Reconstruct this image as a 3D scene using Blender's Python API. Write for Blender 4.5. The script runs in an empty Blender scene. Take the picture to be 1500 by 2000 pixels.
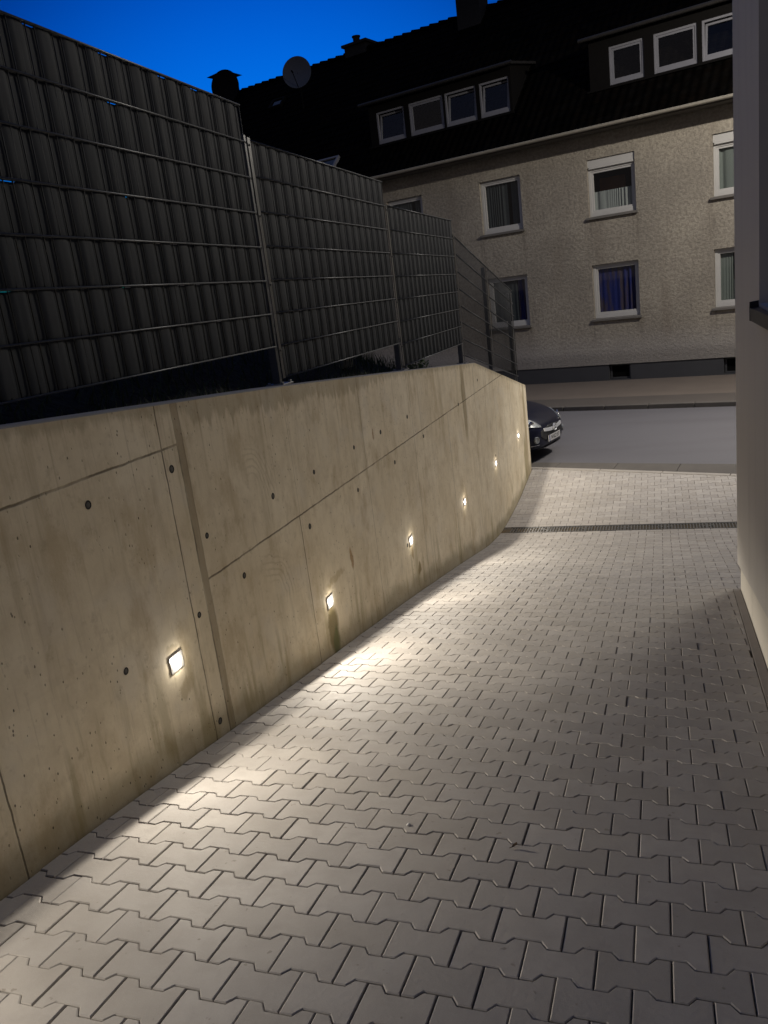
import bpy, bmesh, math, random
from mathutils import Vector, Matrix
random.seed(7)
SC = bpy.context.scene
COL = SC.collection
H = 3.044                      # eye height above the street
def zz(z): return z + H        # heights measured from the eye

# ------------------------------------------------------------------ camera
cam = bpy.data.cameras.new('camera'); cam_o = bpy.data.objects.new('camera', cam); COL.objects.link(cam_o)
cr = Vector((0.9436, 0.3083, -0.1203)); cf = Vector((-0.3286, 0.9102, -0.2520)).normalized()
cr = (cr - cf*cr.dot(cf)).normalized(); cu = cr.cross(cf)
M = Matrix((cr, cu, -cf)).transposed().to_4x4(); M.translation = Vector((0, 0, H))
cam_o.matrix_world = M
cam.sensor_fit = 'VERTICAL'; cam.sensor_height = 36.0; cam.lens = 36.0*1565.3/2000.0
cam.clip_start = 0.05; cam.clip_end = 2000
SC.camera = cam_o

# ------------------------------------------------------------------ world, sun, exposure
SUN_EL, SUN_AZ = math.radians(-2.0), math.radians(-26)
SKYGLOW = (1.0, .88, .86, 1)
world = bpy.data.worlds.new("World"); SC.world = world; world.use_nodes = True
wt = world.node_tree; wt.nodes.clear()
wo = wt.nodes.new('ShaderNodeOutputWorld'); wb = wt.nodes.new('ShaderNodeBackground')
sky = wt.nodes.new('ShaderNodeTexSky'); sky.sky_type = 'NISHITA'; sky.sun_disc = False
sky.sun_elevation = SUN_EL; sky.sun_rotation = SUN_AZ
sky.altitude = 300; sky.air_density = 1.6; sky.dust_density = 0.3; sky.ozone_density = 4.0
tint = wt.nodes.new('ShaderNodeMix'); tint.data_type = 'RGBA'; tint.blend_type = 'MULTIPLY'
tint.inputs[0].default_value = 1.0
tint.inputs[7].default_value = (0.05, 20.0, 20.0, 1)       # twilight blue
# the glow is ahead and to the left, low down; the rest of the sky has already gone dark
def wmath(op, a, b=0.0):
    x = wt.nodes.new('ShaderNodeMath'); x.operation = op
    for i, v in enumerate((a, b)):
        if isinstance(v, bpy.types.NodeSocket): wt.links.new(v, x.inputs[i])
        else: x.inputs[i].default_value = v
    return x.outputs[0]
geo = wt.nodes.new('ShaderNodeTexCoord')
dotn = wt.nodes.new('ShaderNodeVectorMath'); dotn.operation = 'DOT_PRODUCT'
GA, GE = math.radians(24), math.radians(0)
dotn.inputs[1].default_value = (-math.sin(GA)*math.cos(GE), math.cos(GA)*math.cos(GE), math.sin(GE))
wt.links.new(geo.outputs['Generated'], dotn.inputs[0])
lobe = wt.nodes.new('ShaderNodeMapRange'); lobe.interpolation_type = 'SMOOTHSTEP'
lobe.inputs[1].default_value = .84; lobe.inputs[2].default_value = 1.0; lobe.inputs[3].default_value = .02; lobe.inputs[4].default_value = 1.0
wt.links.new(dotn.outputs['Value'], lobe.inputs[0])
fade = wt.nodes.new('ShaderNodeVectorMath'); fade.operation = 'SCALE'
wt.links.new(sky.outputs[0], fade.inputs[0]); wt.links.new(lobe.outputs[0], fade.inputs['Scale'])
wt.links.new(fade.outputs[0], tint.inputs[6])
hue = wt.nodes.new('ShaderNodeMix'); hue.data_type = 'RGBA'
hue.inputs[6].default_value = (.015, 5.2, 17.5, 1); hue.inputs[7].default_value = (.035, 11.5, 24.5, 1)
wt.links.new(lobe.outputs[0], hue.inputs[0]); wt.links.new(hue.outputs[2], tint.inputs[7])
# faint town glow in the rest of the sky
glow = wt.nodes.new('ShaderNodeMix'); glow.data_type = 'RGBA'
glow.inputs[7].default_value = (0, 0, 0, 1)
up = wt.nodes.new('ShaderNodeSeparateXYZ'); wt.links.new(geo.outputs['Generated'], up.inputs[0])
upr = wt.nodes.new('ShaderNodeMapRange'); upr.inputs[1].default_value = .15; upr.inputs[2].default_value = .6; wt.links.new(up.outputs[2], upr.inputs[0])
gl2 = wt.nodes.new('ShaderNodeMix'); gl2.data_type = 'RGBA'; gl2.inputs[6].default_value = SKYGLOW; gl2.inputs[7].default_value = (.40, .60, 1.35, 1)
wt.links.new(upr.outputs[0], gl2.inputs[0]); wt.links.new(gl2.outputs[2], glow.inputs[6])
far = wt.nodes.new('ShaderNodeMapRange'); far.inputs[1].default_value = .55; far.inputs[2].default_value = .86
wt.links.new(dotn.outputs['Value'], far.inputs[0]); wt.links.new(far.outputs[0], glow.inputs[0])
addc = wt.nodes.new('ShaderNodeMix'); addc.data_type = 'RGBA'; addc.blend_type = 'ADD'; addc.inputs[0].default_value = 1.0
wt.links.new(tint.outputs[2], addc.inputs[6]); wt.links.new(glow.outputs[2], addc.inputs[7])
wt.links.new(addc.outputs[2], wb.inputs[0])
wb.inputs[1].default_value = 0.10
wt.links.new(wb.outputs[0], wo.inputs[0])

sun = bpy.data.lights.new('afterglow_sun', 'SUN'); sun.energy = 0.01; sun.angle = math.radians(12); sun.color = (0.55, 0.68, 1.0)
sun_o = bpy.data.objects.new('afterglow_sun', sun); COL.objects.link(sun_o)
sun_o.rotation_euler = (math.radians(86), 0, math.radians(155))

SC.view_settings.view_transform = 'Standard'; SC.view_settings.look = 'None'
SC.view_settings.exposure = 0.4; SC.view_settings.gamma = 1.0
SC.render.engine = 'CYCLES'
SC.cycles.max_bounces = 8; SC.cycles.diffuse_bounces = 5; SC.cycles.sample_clamp_indirect = 3.0
SC.cycles.caustics_reflective = False; SC.cycles.caustics_refractive = False

WALL_LAMP_W = 23.5
STREET_LAMP_W = 2450.0
DRIVE_FILL_W = 1850.0

# ------------------------------------------------------------------ helpers
def tag(o, label=None, cat=None, group=None, kind=None):
    if label: o['label'] = label
    if cat: o['category'] = cat
    if group: o['group'] = group
    if kind: o['kind'] = kind
    return o
def thing(name, label, cat, loc=(0, 0, 0), rz=0.0, group=None):
    o = bpy.data.objects.new(name, None); COL.objects.link(o)
    o.empty_display_size = 0.2
    o.location = loc; o.rotation_euler = (0, 0, rz)
    return tag(o, label, cat, group)
class MB:
    def __init__(s): s.v = []; s.f = []; s.m = []
    def face(s, pts, mi=0):
        n = len(s.v); s.v += [tuple(p) for p in pts]; s.f.append(tuple(range(n, n+len(pts)))); s.m.append(mi)
    def box(s, a, b, mi=0):
        (x0, y0, z0), (x1, y1, z1) = a, b
        n = len(s.v)
        s.v += [(x0,y0,z0),(x1,y0,z0),(x1,y1,z0),(x0,y1,z0),(x0,y0,z1),(x1,y0,z1),(x1,y1,z1),(x0,y1,z1)]
        for q in ((0,3,2,1),(4,5,6,7),(0,1,5,4),(1,2,6,5),(2,3,7,6),(3,0,4,7)):
            s.f.append(tuple(n+i for i in q)); s.m.append(mi)
    def hexa(s, p, mi=0):   # 8 points, bottom 4 then top 4, counter-clockwise
        n = len(s.v); s.v += [tuple(q) for q in p]
        for q in ((0,3,2,1),(4,5,6,7),(0,1,5,4),(1,2,6,5),(2,3,7,6),(3,0,4,7)):
            s.f.append(tuple(n+i for i in q)); s.m.append(mi)
    def tube(s, pts, r, seg=8, mi=0, caps=True):
        pts = [Vector(p) for p in pts]; rings = []
        for i, p in enumerate(pts):
            d = (pts[min(i+1, len(pts)-1)] - pts[max(i-1, 0)]).normalized()
            a = d.cross(Vector((0, 0, 1)) if abs(d.z) < .9 else Vector((1, 0, 0))).normalized(); b = d.cross(a)
            rr = r[i] if isinstance(r, (list, tuple)) else r
            n = len(s.v); rings.append(n)
            for k in range(seg):
                t = 2*math.pi*k/seg; s.v.append(tuple(p + a*rr*math.cos(t) + b*rr*math.sin(t)))
        for i in range(len(rings)-1):
            for k in range(seg):
                k2 = (k+1) % seg
                s.f.append((rings[i]+k, rings[i]+k2, rings[i+1]+k2, rings[i+1]+k)); s.m.append(mi)
        if caps:
            s.f.append(tuple(rings[0]+k for k in reversed(range(seg)))); s.m.append(mi)
            s.f.append(tuple(rings[-1]+k for k in range(seg))); s.m.append(mi)
    def lathe(s, prof, c, axis, seg=24, mi=0):   # prof: (radius, along)
        ax = Vector(axis).normalized(); c = Vector(c)
        a = ax.cross(Vector((0, 0, 1)) if abs(ax.z) < .9 else Vector((1, 0, 0))).normalized(); b = ax.cross(a)
        rings = []
        for r, h in prof:
            rings.append(len(s.v))
            for k in range(seg):
                t = 2*math.pi*k/seg; s.v.append(tuple(c + ax*h + a*r*math.cos(t) + b*r*math.sin(t)))
        for i in range(len(rings)-1):
            for k in range(seg):
                k2 = (k+1) % seg
                s.f.append((rings[i]+k, rings[i]+k2, rings[i+1]+k2, rings[i+1]+k)); s.m.append(mi)
    def grid(s, fn, nu, nv, mi=0):
        n = len(s.v)
        for i in range(nu+1):
            for j in range(nv+1): s.v.append(tuple(fn(i/nu, j/nv)))
        for i in range(nu):
            for j in range(nv):
                a = n+i*(nv+1)+j
                s.f.append((a, a+nv+1, a+nv+2, a+1)); s.m.append(mi)
    def build(s, name, mats, parent=None, smooth=False, bevel=0.0, fix=False):
        me = bpy.data.meshes.new(name); me.from_pydata(s.v, [], s.f)
        mats = mats if isinstance(mats, (list, tuple)) else [mats]
        for m in mats: me.materials.append(m)
        for p, mi in zip(me.polygons, s.m): p.material_index = mi; p.use_smooth = smooth
        if fix:
            bm = bmesh.new(); bm.from_mesh(me); bmesh.ops.remove_doubles(bm, verts=bm.verts, dist=1e-5)
            bmesh.ops.recalc_face_normals(bm, faces=bm.faces); bm.to_mesh(me); bm.free()
        me.update()
        o = bpy.data.objects.new(name, me); COL.objects.link(o)
        if parent: o.parent = parent
        if bevel:
            b = o.modifiers.new('bevel', 'BEVEL'); b.width = bevel; b.segments = 2; b.limit_method = 'ANGLE'
        return o
def children(o): return [c for c in bpy.data.objects if c.parent == o]
def copy_tree(o, parent=None):
    c = o.copy(); COL.objects.link(c); c.parent = parent
    for ch in children(o): copy_tree(ch, c)
    return c

# ---- node helpers
class NT:
    def __init__(s, name):
        s.mat = bpy.data.materials.new(name); s.mat.use_nodes = True
        s.t = s.mat.node_tree; s.t.nodes.clear()
        s.out = s.t.nodes.new('ShaderNodeOutputMaterial')
        s.p = s.t.nodes.new('ShaderNodeBsdfPrincipled'); s.t.links.new(s.p.outputs[0], s.out.inputs[0])
    def n(s, ty, **kw):
        x = s.t.nodes.new(ty)
        for k, v in kw.items(): setattr(x, k, v)
        return x
    def set(s, sock, v):
        if hasattr(v, 'is_output') or isinstance(v, bpy.types.NodeSocket): s.t.links.new(v, sock)
        else: sock.default_value = v
    def m(s, op, a, b=0.0, c=0.0, clamp=False):
        x = s.n('ShaderNodeMath', operation=op); x.use_clamp = clamp
        s.set(x.inputs[0], a); s.set(x.inputs[1], b); s.set(x.inputs[2], c); return x.outputs[0]
    def step(s, x, lo, hi):   # smooth 0..1
        r = s.n('ShaderNodeMapRange', interpolation_type='SMOOTHSTEP')
        s.set(r.inputs[0], x); s.set(r.inputs[1], lo); s.set(r.inputs[2], hi); return r.outputs[0]
    def mix(s, f, a, b, mode='MIX'):
        x = s.n('ShaderNodeMix', data_type='RGBA', blend_type=mode)
        s.set(x.inputs[0], f); s.set(x.inputs[6], a); s.set(x.inputs[7], b); return x.outputs[2]
    def obj(s): return s.n('ShaderNodeTexCoord').outputs['Object']
    def map(s, v, sc=(1,1,1), loc=(0,0,0)):
        x = s.n('ShaderNodeMapping'); s.t.links.new(v, x.inputs[0]); x.inputs[3].default_value = sc; x.inputs[1].default_value = loc; return x.outputs[0]
    def noise(s, v, scale, detail=4, rough=.55, dist=0.0):
        x = s.n('ShaderNodeTexNoise'); s.t.links.new(v, x.inputs['Vector'])
        x.inputs['Scale'].default_value = scale; x.inputs['Detail'].default_value = detail
        x.inputs['Roughness'].default_value = rough; x.inputs['Distortion'].default_value = dist
        return x.outputs[0]
    def bump(s, h, strength=.5, dist=.01, prev=None):
        x = s.n('ShaderNodeBump'); x.inputs['Strength'].default_value = strength; x.inputs['Distance'].default_value = dist
        s.set(x.inputs['Height'], h)
        if prev is not None: s.t.links.new(prev, x.inputs['Normal'])
        s.t.links.new(x.outputs[0], s.p.inputs['Normal']); return x.outputs[0]
    def fin(s, col=None, rough=None, metal=None, spec=None):
        if col is not None: s.set(s.p.inputs['Base Color'], col)
        if rough is not None: s.set(s.p.inputs['Roughness'], rough)
        if metal is not None: s.set(s.p.inputs['Metallic'], metal)
        if spec is not None: s.set(s.p.inputs['Specular IOR Level'], spec)
        return s.mat
def rgb(r, g, b): return (r, g, b, 1)
def plain(name, col, rough=.6, metal=0.0, var=.25, scale=6, bump=0.0, bscale=60, bdist=.003, spec=.5):
    k = NT(name); o = k.obj()
    f = k.noise(o, scale, 5)
    c = k.mix(f, rgb(*[x*(1-var) for x in col]), rgb(*[x*(1+var) for x in col]))
    if bump: k.bump(k.noise(o, bscale, 4), bump, bdist)
    r = k.m('MULTIPLY_ADD', f, .15, rough-.075)
    return k.fin(c, r, metal, spec)

# ------------------------------------------------------------------ ground profile of the drive
PROF = [(-9, 2.1), (-2, 1.80), (1.66, 1.31), (2.17, 1.234), (3.15, 1.06), (4.07, .903), (4.95, .760), (6.19, .547), (8.06, .204),
        (9.5, -.075), (10.2, -.165), (10.65, -.187), (11.4, -.18), (12.07, -.15), (13.0, -.06), (13.6, -.008), (14.2, 0), (30, 0)]
def gz0(y):
    for (a, za), (b, zb) in zip(PROF, PROF[1:]):
        if y <= b: return za + (zb-za)*(y-a)/(b-a)
    return PROF[-1][1]
def gz(y): return (gz0(y-.22)+gz0(y)+gz0(y+.22))/3
# house frame: u to the right along the facade, v towards the viewer, w up
P0 = Vector((1.867, 22.967, H-2.93)); HROT = -math.radians(15.055)
TU = Vector((math.cos(HROT), math.sin(HROT), 0)); NV = Vector((math.sin(HROT), -math.cos(HROT), 0))
def hw(u, v, w=0.0, street=False):
    p = P0 + TU*u + NV*v + Vector((0, 0, w))
    if street: p.z = w
    return p
def vof(p): return (Vector(p)-P0).dot(NV)
V_KERB, V_ROAD, V_APRON = 4.40, 9.76, 10.06
WX = -2.10                                      # drive face of the retaining wall
def bx(y): return .574 + (y-6.607)*.0255        # plinth line of the right-hand building

# ------------------------------------------------------------------ materials
def mat_paver():
    k = NT('paver_concrete'); o = k.obj()
    g = k.n('ShaderNodeNewGeometry')
    rnd = g.outputs['Random Per Island']
    wn = k.n('ShaderNodeTexWhiteNoise', noise_dimensions='1D'); k.t.links.new(rnd, wn.inputs['W'])
    base = k.mix(rnd, rgb(.32, .293, .258), rgb(.415, .383, .343))
    base = k.mix(k.m('MULTIPLY', k.step(wn.outputs[0], .72, .95), .45), base, rgb(.27, .24, .205))
    base = k.mix(k.m('MULTIPLY', wn.outputs[0], .35), base, rgb(.36, .345, .335))
    blot = k.noise(o, 9, 6, .6)
    base = k.mix(k.step(blot, .35, .75), base, k.mix(.5, base, rgb(.29, .265, .235)))
    fine = k.noise(o, 420, 3, .7)
    base = k.mix(k.m('MULTIPLY', k.step(fine, .45, .75), .35), base, rgb(.47, .44, .40))
    dark = k.noise(o, 2.2, 5, .6)
    base = k.mix(k.m('MULTIPLY', k.step(dark, .5, .75), .35), base, rgb(.25, .225, .195))
    # scattered stains
    st = k.noise(o, 30, 2, .5)
    base = k.mix(k.m('MULTIPLY', k.step(st, .70, .76), .5), base, rgb(.15, .125, .095))
    k.bump(k.m('ADD', k.m('MULTIPLY', fine, .5), k.noise(o, 60, 4)), .28, .004)
    return k.fin(base, k.m('MULTIPLY_ADD', blot, .2, .68), 0, .35)
def mat_sand():
    k = NT('joint_sand'); o = k.obj()
    f = k.noise(o, 250, 4, .7); c = k.mix(f, rgb(.07, .06, .048), rgb(.15, .125, .092)); c = k.mix(k.step(k.noise(o, 5, 4), .5, .62), c, rgb(.12, .085, .045))
    k.bump(f, .5, .004); return k.fin(c, .95, 0, .2)
def mat_wall():
    k = NT('board_cast_concrete'); o = k.obj()
    sx = k.n('ShaderNodeSeparateXYZ'); k.t.links.new(o, sx.inputs[0]); Y, Z = sx.outputs[1], sx.outputs[2]
    at = k.n('ShaderNodeAttribute', attribute_name='d_top').outputs['Fac']
    ab = k.n('ShaderNodeAttribute', attribute_name='d_bot').outputs['Fac']
    big = k.noise(o, 1.3, 6, .6); mid = k.noise(o, 6, 6, .65); fine = k.noise(o, 90, 4, .7)
    streak = k.noise(k.map(o, (1, 7, .45)), 1.6, 5, .6)
    streak2 = k.noise(k.map(o, (1, 26, .8)), 1.4, 4, .6)
    c = k.mix(k.step(big, .3, .7), rgb(.66, .565, .40), rgb(.76, .675, .51))
    c = k.mix(k.m('MULTIPLY', k.step(mid, .40, .72), .32), c, rgb(.42, .335, .21))
    c = k.mix(k.m('MULTIPLY', k.step(streak, .50, .72), k.m('MULTIPLY_ADD', k.step(at, 1.3, 0), .36, .10)), c, rgb(.33, .255, .14))
    c = k.mix(k.m('MULTIPLY', k.step(streak2, .55, .72), k.m('MULTIPLY', k.step(at, .9, .0), .42)), c, rgb(.27, .205, .11))
    c = k.mix(k.m('MULTIPLY', k.step(k.noise(o, 3.1, 3), .55, .7), .4), c, rgb(.62, .56, .46))
    c = k.mix(k.m('MULTIPLY', k.step(k.noise(k.map(o, (1, 1.6, .8)), 2.4, 7, .68), .50, .66), .45), c, rgb(.40, .30, .165))
    c = k.mix(k.m('MULTIPLY', k.step(k.noise(o, 17, 6, .7), .54, .72), .38), c, rgb(.34, .27, .17))
    c = k.mix(k.m('MULTIPLY', k.step(k.noise(k.map(o, (1, 30, 2)), 2.2, 5, .65), .56, .70), .22), c, rgb(.30, .24, .15))
    # formwork panels differ a little in tone
    pan = k.n('ShaderNodeTexWhiteNoise', noise_dimensions='2D')
    cmb = k.n('ShaderNodeCombineXYZ')
    k.set(cmb.inputs[0], k.m('FLOOR', k.m('DIVIDE', k.m('ADD', Y, .755), 1.2705)))
    k.set(cmb.inputs[1], k.m('GREATER_THAN', Z, H-1.2))
    k.t.links.new(cmb.outputs[0], pan.inputs['Vector'])
    c = k.mix(k.m('MULTIPLY', pan.outputs[0], .28), c, k.mix(.5, c, rgb(.34, .29, .205)))
    # wet / algae band under the top edge and above the paving
    edge = k.noise(k.map(o, (1, 9, 1.2)), 2.0, 5, .6)
    near = k.m('MULTIPLY', k.step(Y, 3.2, 3.35), k.step(Y, 6.4, 5.2))
    wid = k.m('ADD', k.m('MULTIPLY_ADD', edge, .17, -.055), k.m('MULTIPLY', near, k.m('MULTIPLY_ADD', edge, .10, .02)))
    band = k.step(k.m('SUBTRACT', at, wid), .03, -.02)
    c = k.mix(k.m('MULTIPLY', band, .40), c, k.mix(mid, rgb(.13, .095, .04), rgb(.20, .155, .08)))
    low = k.step(k.m('SUBTRACT', ab, k.m('MULTIPLY_ADD', k.noise(o, 2.6, 5), .34, -.07)), .10, -.04)
    c = k.mix(k.m('MULTIPLY', low, .52), c, k.mix(mid, rgb(.085, .07, .028), rgb(.16, .125, .05)))
    drip = k.m('MULTIPLY', k.step(k.noise(k.map(o, (1, 5, .6)), 2.1, 4), .52, .66), k.step(ab, .75, .05))
    c = k.mix(k.m('MULTIPLY', drip, .45), c, rgb(.20, .16, .055))
    # single stains: (y, z below eye, half width, half height, colour, strength)
    for (y, z, wy, wz, colr, s_) in ((4.55, -2.06, .085, .21, (.15, .115, .04), .85), (4.58, -2.16, .06, .11, (.085, .10, .035), .6),
                                     (5.03, -1.73, .028, .085, (.27, .15, .045), .75), (6.58, -2.36, .05, .055, (.17, .12, .035), .8),
                                     (2.86, -1.60, .05, .05, (.34, .26, .14), .5), (2.80, -1.385, .05, .022, (.28, .23, .15), .5),
                                     (5.78, -.98, .016, .05, (.28, .15, .06), .7), (6.42, -2.14, .03, .09, (.24, .16, .05), .6),
                                     (4.7, -1.75, .18, .03, (.30, .22, .10), .4), (8.95, -1.22, .10, .45, (.17, .125, .05), .55),
                                     (13.15, -2.3, .12, 1.0, (.20, .145, .06), .55), (12.95, -2.75, .14, .4, (.19, .15, .05), .6)):
        dy = k.m('DIVIDE', k.m('ADD', Y, k.m('MULTIPLY_ADD', mid, .10, -y-.05)), wy)
        dz = k.m('DIVIDE', k.m('ADD', Z, k.m('MULTIPLY_ADD', edge, .10, -(H+z)-.05)), wz)
        r2 = k.m('ADD', k.m('MULTIPLY', dy, dy), k.m('MULTIPLY', dz, dz))
        c = k.mix(k.m('MULTIPLY', k.step(r2, 1.35, .35), s_), c, rgb(*colr))
    # swirled trowel marks
    for (y, z, r0) in ((3.72, -.98, .33), (3.75, -1.62, .36)):
        dy = k.m('SUBTRACT', Y, y); dz = k.m('SUBTRACT', Z, H+z)
        rr = k.m('SQRT', k.m('ADD', k.m('MULTIPLY', dy, dy), k.m('MULTIPLY', dz, dz)))
        msk = k.m('MULTIPLY', k.m('MULTIPLY', k.step(rr, r0-.2, r0-.12), k.step(rr, r0+.04, r0-.04)), k.m('MULTIPLY', k.step(dy, -.05, .1), k.step(dz, -.05, .05)))
        rings = k.m('SINE', k.m('MULTIPLY_ADD', rr, 190, k.m('MULTIPLY', k.noise(o, 3.5, 4), 26)))
        c = k.mix(k.m('MULTIPLY', k.m('MULTIPLY', msk, k.step(rings, .1, 1)), .20), c, rgb(.19, .145, .08))
    # form joints
    wob = k.m('MULTIPLY_ADD', k.noise(o, 14, 3), .010, -.005)
    lines = None
    def add(a, b): return b if a is None else k.m('MAXIMUM', a, b)
    brk = k.m('MULTIPLY_ADD', k.step(k.noise(o, 5, 3), .3, .6), .55, .45)
    for (y, w_, s_, zlo, zhi) in ((1.785, .004, 1, -9, 9), (3.02, .0045, 1, -9, 9), (4.296, .0045, 1, -9, -1.2), (4.31, .0025, .55, -1.2, 9),
                                  (5.565, .003, .8, -9, 9), (6.86, .0035, .85, -9, 9), (8.13, .0045, .9, -9, -1.19), (9.42, .004, .8, -9, -1.19),
                                  (9.53, .006, .9, -1.19, 9), (10.7, .005, .7, -9, 9), (11.97, .006, .7, -9, 9), (.51, .004, 1, -9, 9), (3.148, .006, 1, -9, 9)):
        d = k.m('ABSOLUTE', k.m('SUBTRACT', k.m('ADD', Y, wob), y))
        q = k.m('MULTIPLY', k.step(d, w_*1.5, w_*.4), s_)
        if zlo > -9: q = k.m('MULTIPLY', q, k.m('GREATER_THAN', Z, H+zlo))
        if zhi < 9: q = k.m('MULTIPLY', q, k.m('LESS_THAN', Z, H+zhi))
        lines = add(lines, q)
    for (z, y0, y1) in ((-.517, -9, 3.148), (-1.195, 3.2, 40)):
        d = k.m('ABSOLUTE', k.m('SUBTRACT', k.m('ADD', Z, wob), H+z))
        q = k.m('MULTIPLY', k.step(d, .0075, .002), k.m('MULTIPLY', k.m('GREATER_THAN', Y, y0), k.m('LESS_THAN', Y, y1)))
        lines = add(lines, q)
    lines = k.m('MULTIPLY', lines, brk)
    c = k.mix(k.m('MULTIPLY', lines, .8), c, rgb(.075, .056, .03))
    strip = k.m('MULTIPLY', k.step(k.m('ADD', Y, wob), 3.150, 3.156), k.step(k.m('ADD', Y, wob), 3.206, 3.196))
    c = k.mix(k.m('MULTIPLY', strip, .55), c, rgb(.185, .14, .075))
    # blow holes
    holes = None
    for sc, rad, thr in ((17, .12, .38), (40, .17, .42), (9, .055, .5)):
        v = k.n('ShaderNodeTexVoronoi'); k.t.links.new(k.map(o, (1, 1, .62)), v.inputs['Vector']); v.inputs['Scale'].default_value = sc
        sp = k.n('ShaderNodeSeparateColor'); k.t.links.new(v.outputs['Color'], sp.inputs[0])
        q = k.m('MULTIPLY', k.step(v.outputs['Distance'], rad, rad*.6), k.m('GREATER_THAN', sp.outputs[0], thr))
        if sc > 10: q = k.m('MULTIPLY', q, k.step(k.noise(o, 1.7, 2), .36, .5))
        holes = add(holes, q)
    c = k.mix(k.m('MULTIPLY', k.m('MULTIPLY', holes, k.step(k.noise(o, 23, 2), .3, .62)), .85), c, rgb(.035, .026, .014))
    # fine lime runs
    run = k.m('MULTIPLY', k.step(k.noise(k.map(o, (1, 40, 1.1)), 1.3, 3), .68, .73), k.step(k.noise(o, 1.1, 2), .5, .65))
    c = k.mix(k.m('MULTIPLY', run, .5), c, rgb(.55, .50, .42))
    h = k.m('SUBTRACT', k.m('ADD', k.m('MULTIPLY', fine, .12), k.m('MULTIPLY', mid, .35)), k.m('ADD', k.m('MULTIPLY', lines, .8), k.m('ADD', k.m('MULTIPLY', holes, 1.2), k.m('MULTIPLY', strip, .5))))
    k.bump(h, .55, .008)
    return k.fin(c, k.m('MULTIPLY_ADD', mid, .15, .74), 0, .3)
def mat_roughcast():
    k = NT('roughcast_render'); o = k.obj()
    sx = k.n('ShaderNodeSeparateXYZ'); k.t.links.new(o, sx.inputs[0])
    blob = k.noise(o, 13, 6, .68, .1); fine = k.noise(o, 45, 4, .7); big = k.noise(o, .55, 5, .6)
    c = k.mix(k.step(big, .35, .68), rgb(.31, .28, .23), rgb(.41, .37, .30))
    c = k.mix(k.m('MULTIPLY', k.step(blob, .58, .40), .45), c, rgb(.17, .15, .125))
    stn = k.noise(k.map(o, (1.6, 1, .35)), 1.0, 5)
    c = k.mix(k.m('MULTIPLY', k.step(stn, .52, .72), .4), c, rgb(.22, .185, .145))
    # rain runs below the ends of the sills
    un = k.m('ABSOLUTE', k.m('SUBTRACT', k.m('FRACT', k.m('ADD', k.m('DIVIDE', k.m('ADD', sx.outputs[0], 9.45), 3.21), .5)), .5))
    ends = k.m('MULTIPLY', k.step(un, .165, .185), k.step(un, .245, .215))
    under = k.m('ADD', k.m('MULTIPLY', k.step(sx.outputs[2], 2.9, 4.3), k.m('LESS_THAN', sx.outputs[2], 4.40)), k.m('MULTIPLY', k.step(sx.outputs[2], .7, 1.6), k.m('LESS_THAN', sx.outputs[2], 1.68)))
    runs = k.m('MULTIPLY', k.m('MULTIPLY', ends, under), k.step(k.noise(k.map(o, (9, 1, .5)), 1.5, 4), .38, .62))
    c = k.mix(k.m('MULTIPLY', runs, .5), c, rgb(.15, .13, .105))
    c = k.mix(k.m('MULTIPLY', k.step(sx.outputs[2], 1.6, .5), .55), c, rgb(.40, .385, .375))
    c = k.mix(k.m('MULTIPLY', k.step(k.m('ADD', sx.outputs[2], k.m('MULTIPLY', blob, -.35)), .75, .45), .45), c, rgb(.16, .145, .125))
    k.bump(k.m('ADD', blob, k.m('MULTIPLY', fine, .45)), .75, .045)
    return k.fin(c, .92, 0, .15)
def mat_tiles():
    k = NT('clay_roof_tiles'); o = k.obj()
    sx = k.n('ShaderNodeSeparateXYZ'); k.t.links.new(o, sx.inputs[0])
    wv = k.m('SINE', k.m('MULTIPLY', sx.outputs[0], 2*math.pi/.23))
    nz = k.noise(o, 3, 5)
    cell = k.n('ShaderNodeTexWhiteNoise', noise_dimensions='2D'); cb = k.n('ShaderNodeCombineXYZ')
    k.set(cb.inputs[0], k.m('FLOOR', k.m('DIVIDE', sx.outputs[0], .23))); k.set(cb.inputs[1], k.m('FLOOR', k.m('DIVIDE', sx.outputs[2], .235)))
    k.t.links.new(cb.outputs[0], cell.inputs['Vector'])
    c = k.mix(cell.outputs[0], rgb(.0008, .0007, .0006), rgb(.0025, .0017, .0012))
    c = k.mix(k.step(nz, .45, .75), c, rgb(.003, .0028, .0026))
    k.bump(wv, .8, .02)
    return k.fin(c, .9, 0, .02)
def mat_asphalt():
    k = NT('street_asphalt'); o = k.obj()
    f = k.noise(o, 130, 4, .7); b = k.noise(k.map(o, (.25, 1.6, 1)), .9, 5)
    c = k.mix(f, rgb(.076, .074, .080), rgb(.132, .128, .138))
    c = k.mix(k.m('MULTIPLY', k.step(b, .45, .7), .5), c, rgb(.082, .078, .084))
    k.bump(f, .5, .006)
    return k.fin(c, .7, 0, .4)
def mat_glass():
    k = NT('window_glass')
    lw = k.n('ShaderNodeLayerWeight'); lw.inputs[0].default_value = .5
    refl = k.m('MULTIPLY_ADD', k.m('POWER', lw.outputs['Facing'], 4.0), .85, .042, True)
    g = k.n('ShaderNodeBsdfGlossy'); g.inputs['Roughness'].default_value = .015; g.inputs[0].default_value = rgb(.95, .97, 1)
    t = k.n('ShaderNodeBsdfTransparent'); t.inputs[0].default_value = rgb(.9, .93, .92)
    mx = k.n('ShaderNodeMixShader'); k.set(mx.inputs[0], refl)
    k.t.links.new(t.outputs[0], mx.inputs[1]); k.t.links.new(g.outputs[0], mx.inputs[2])
    k.t.links.new(mx.outputs[0], k.out.inputs[0]); return k.mat
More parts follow.
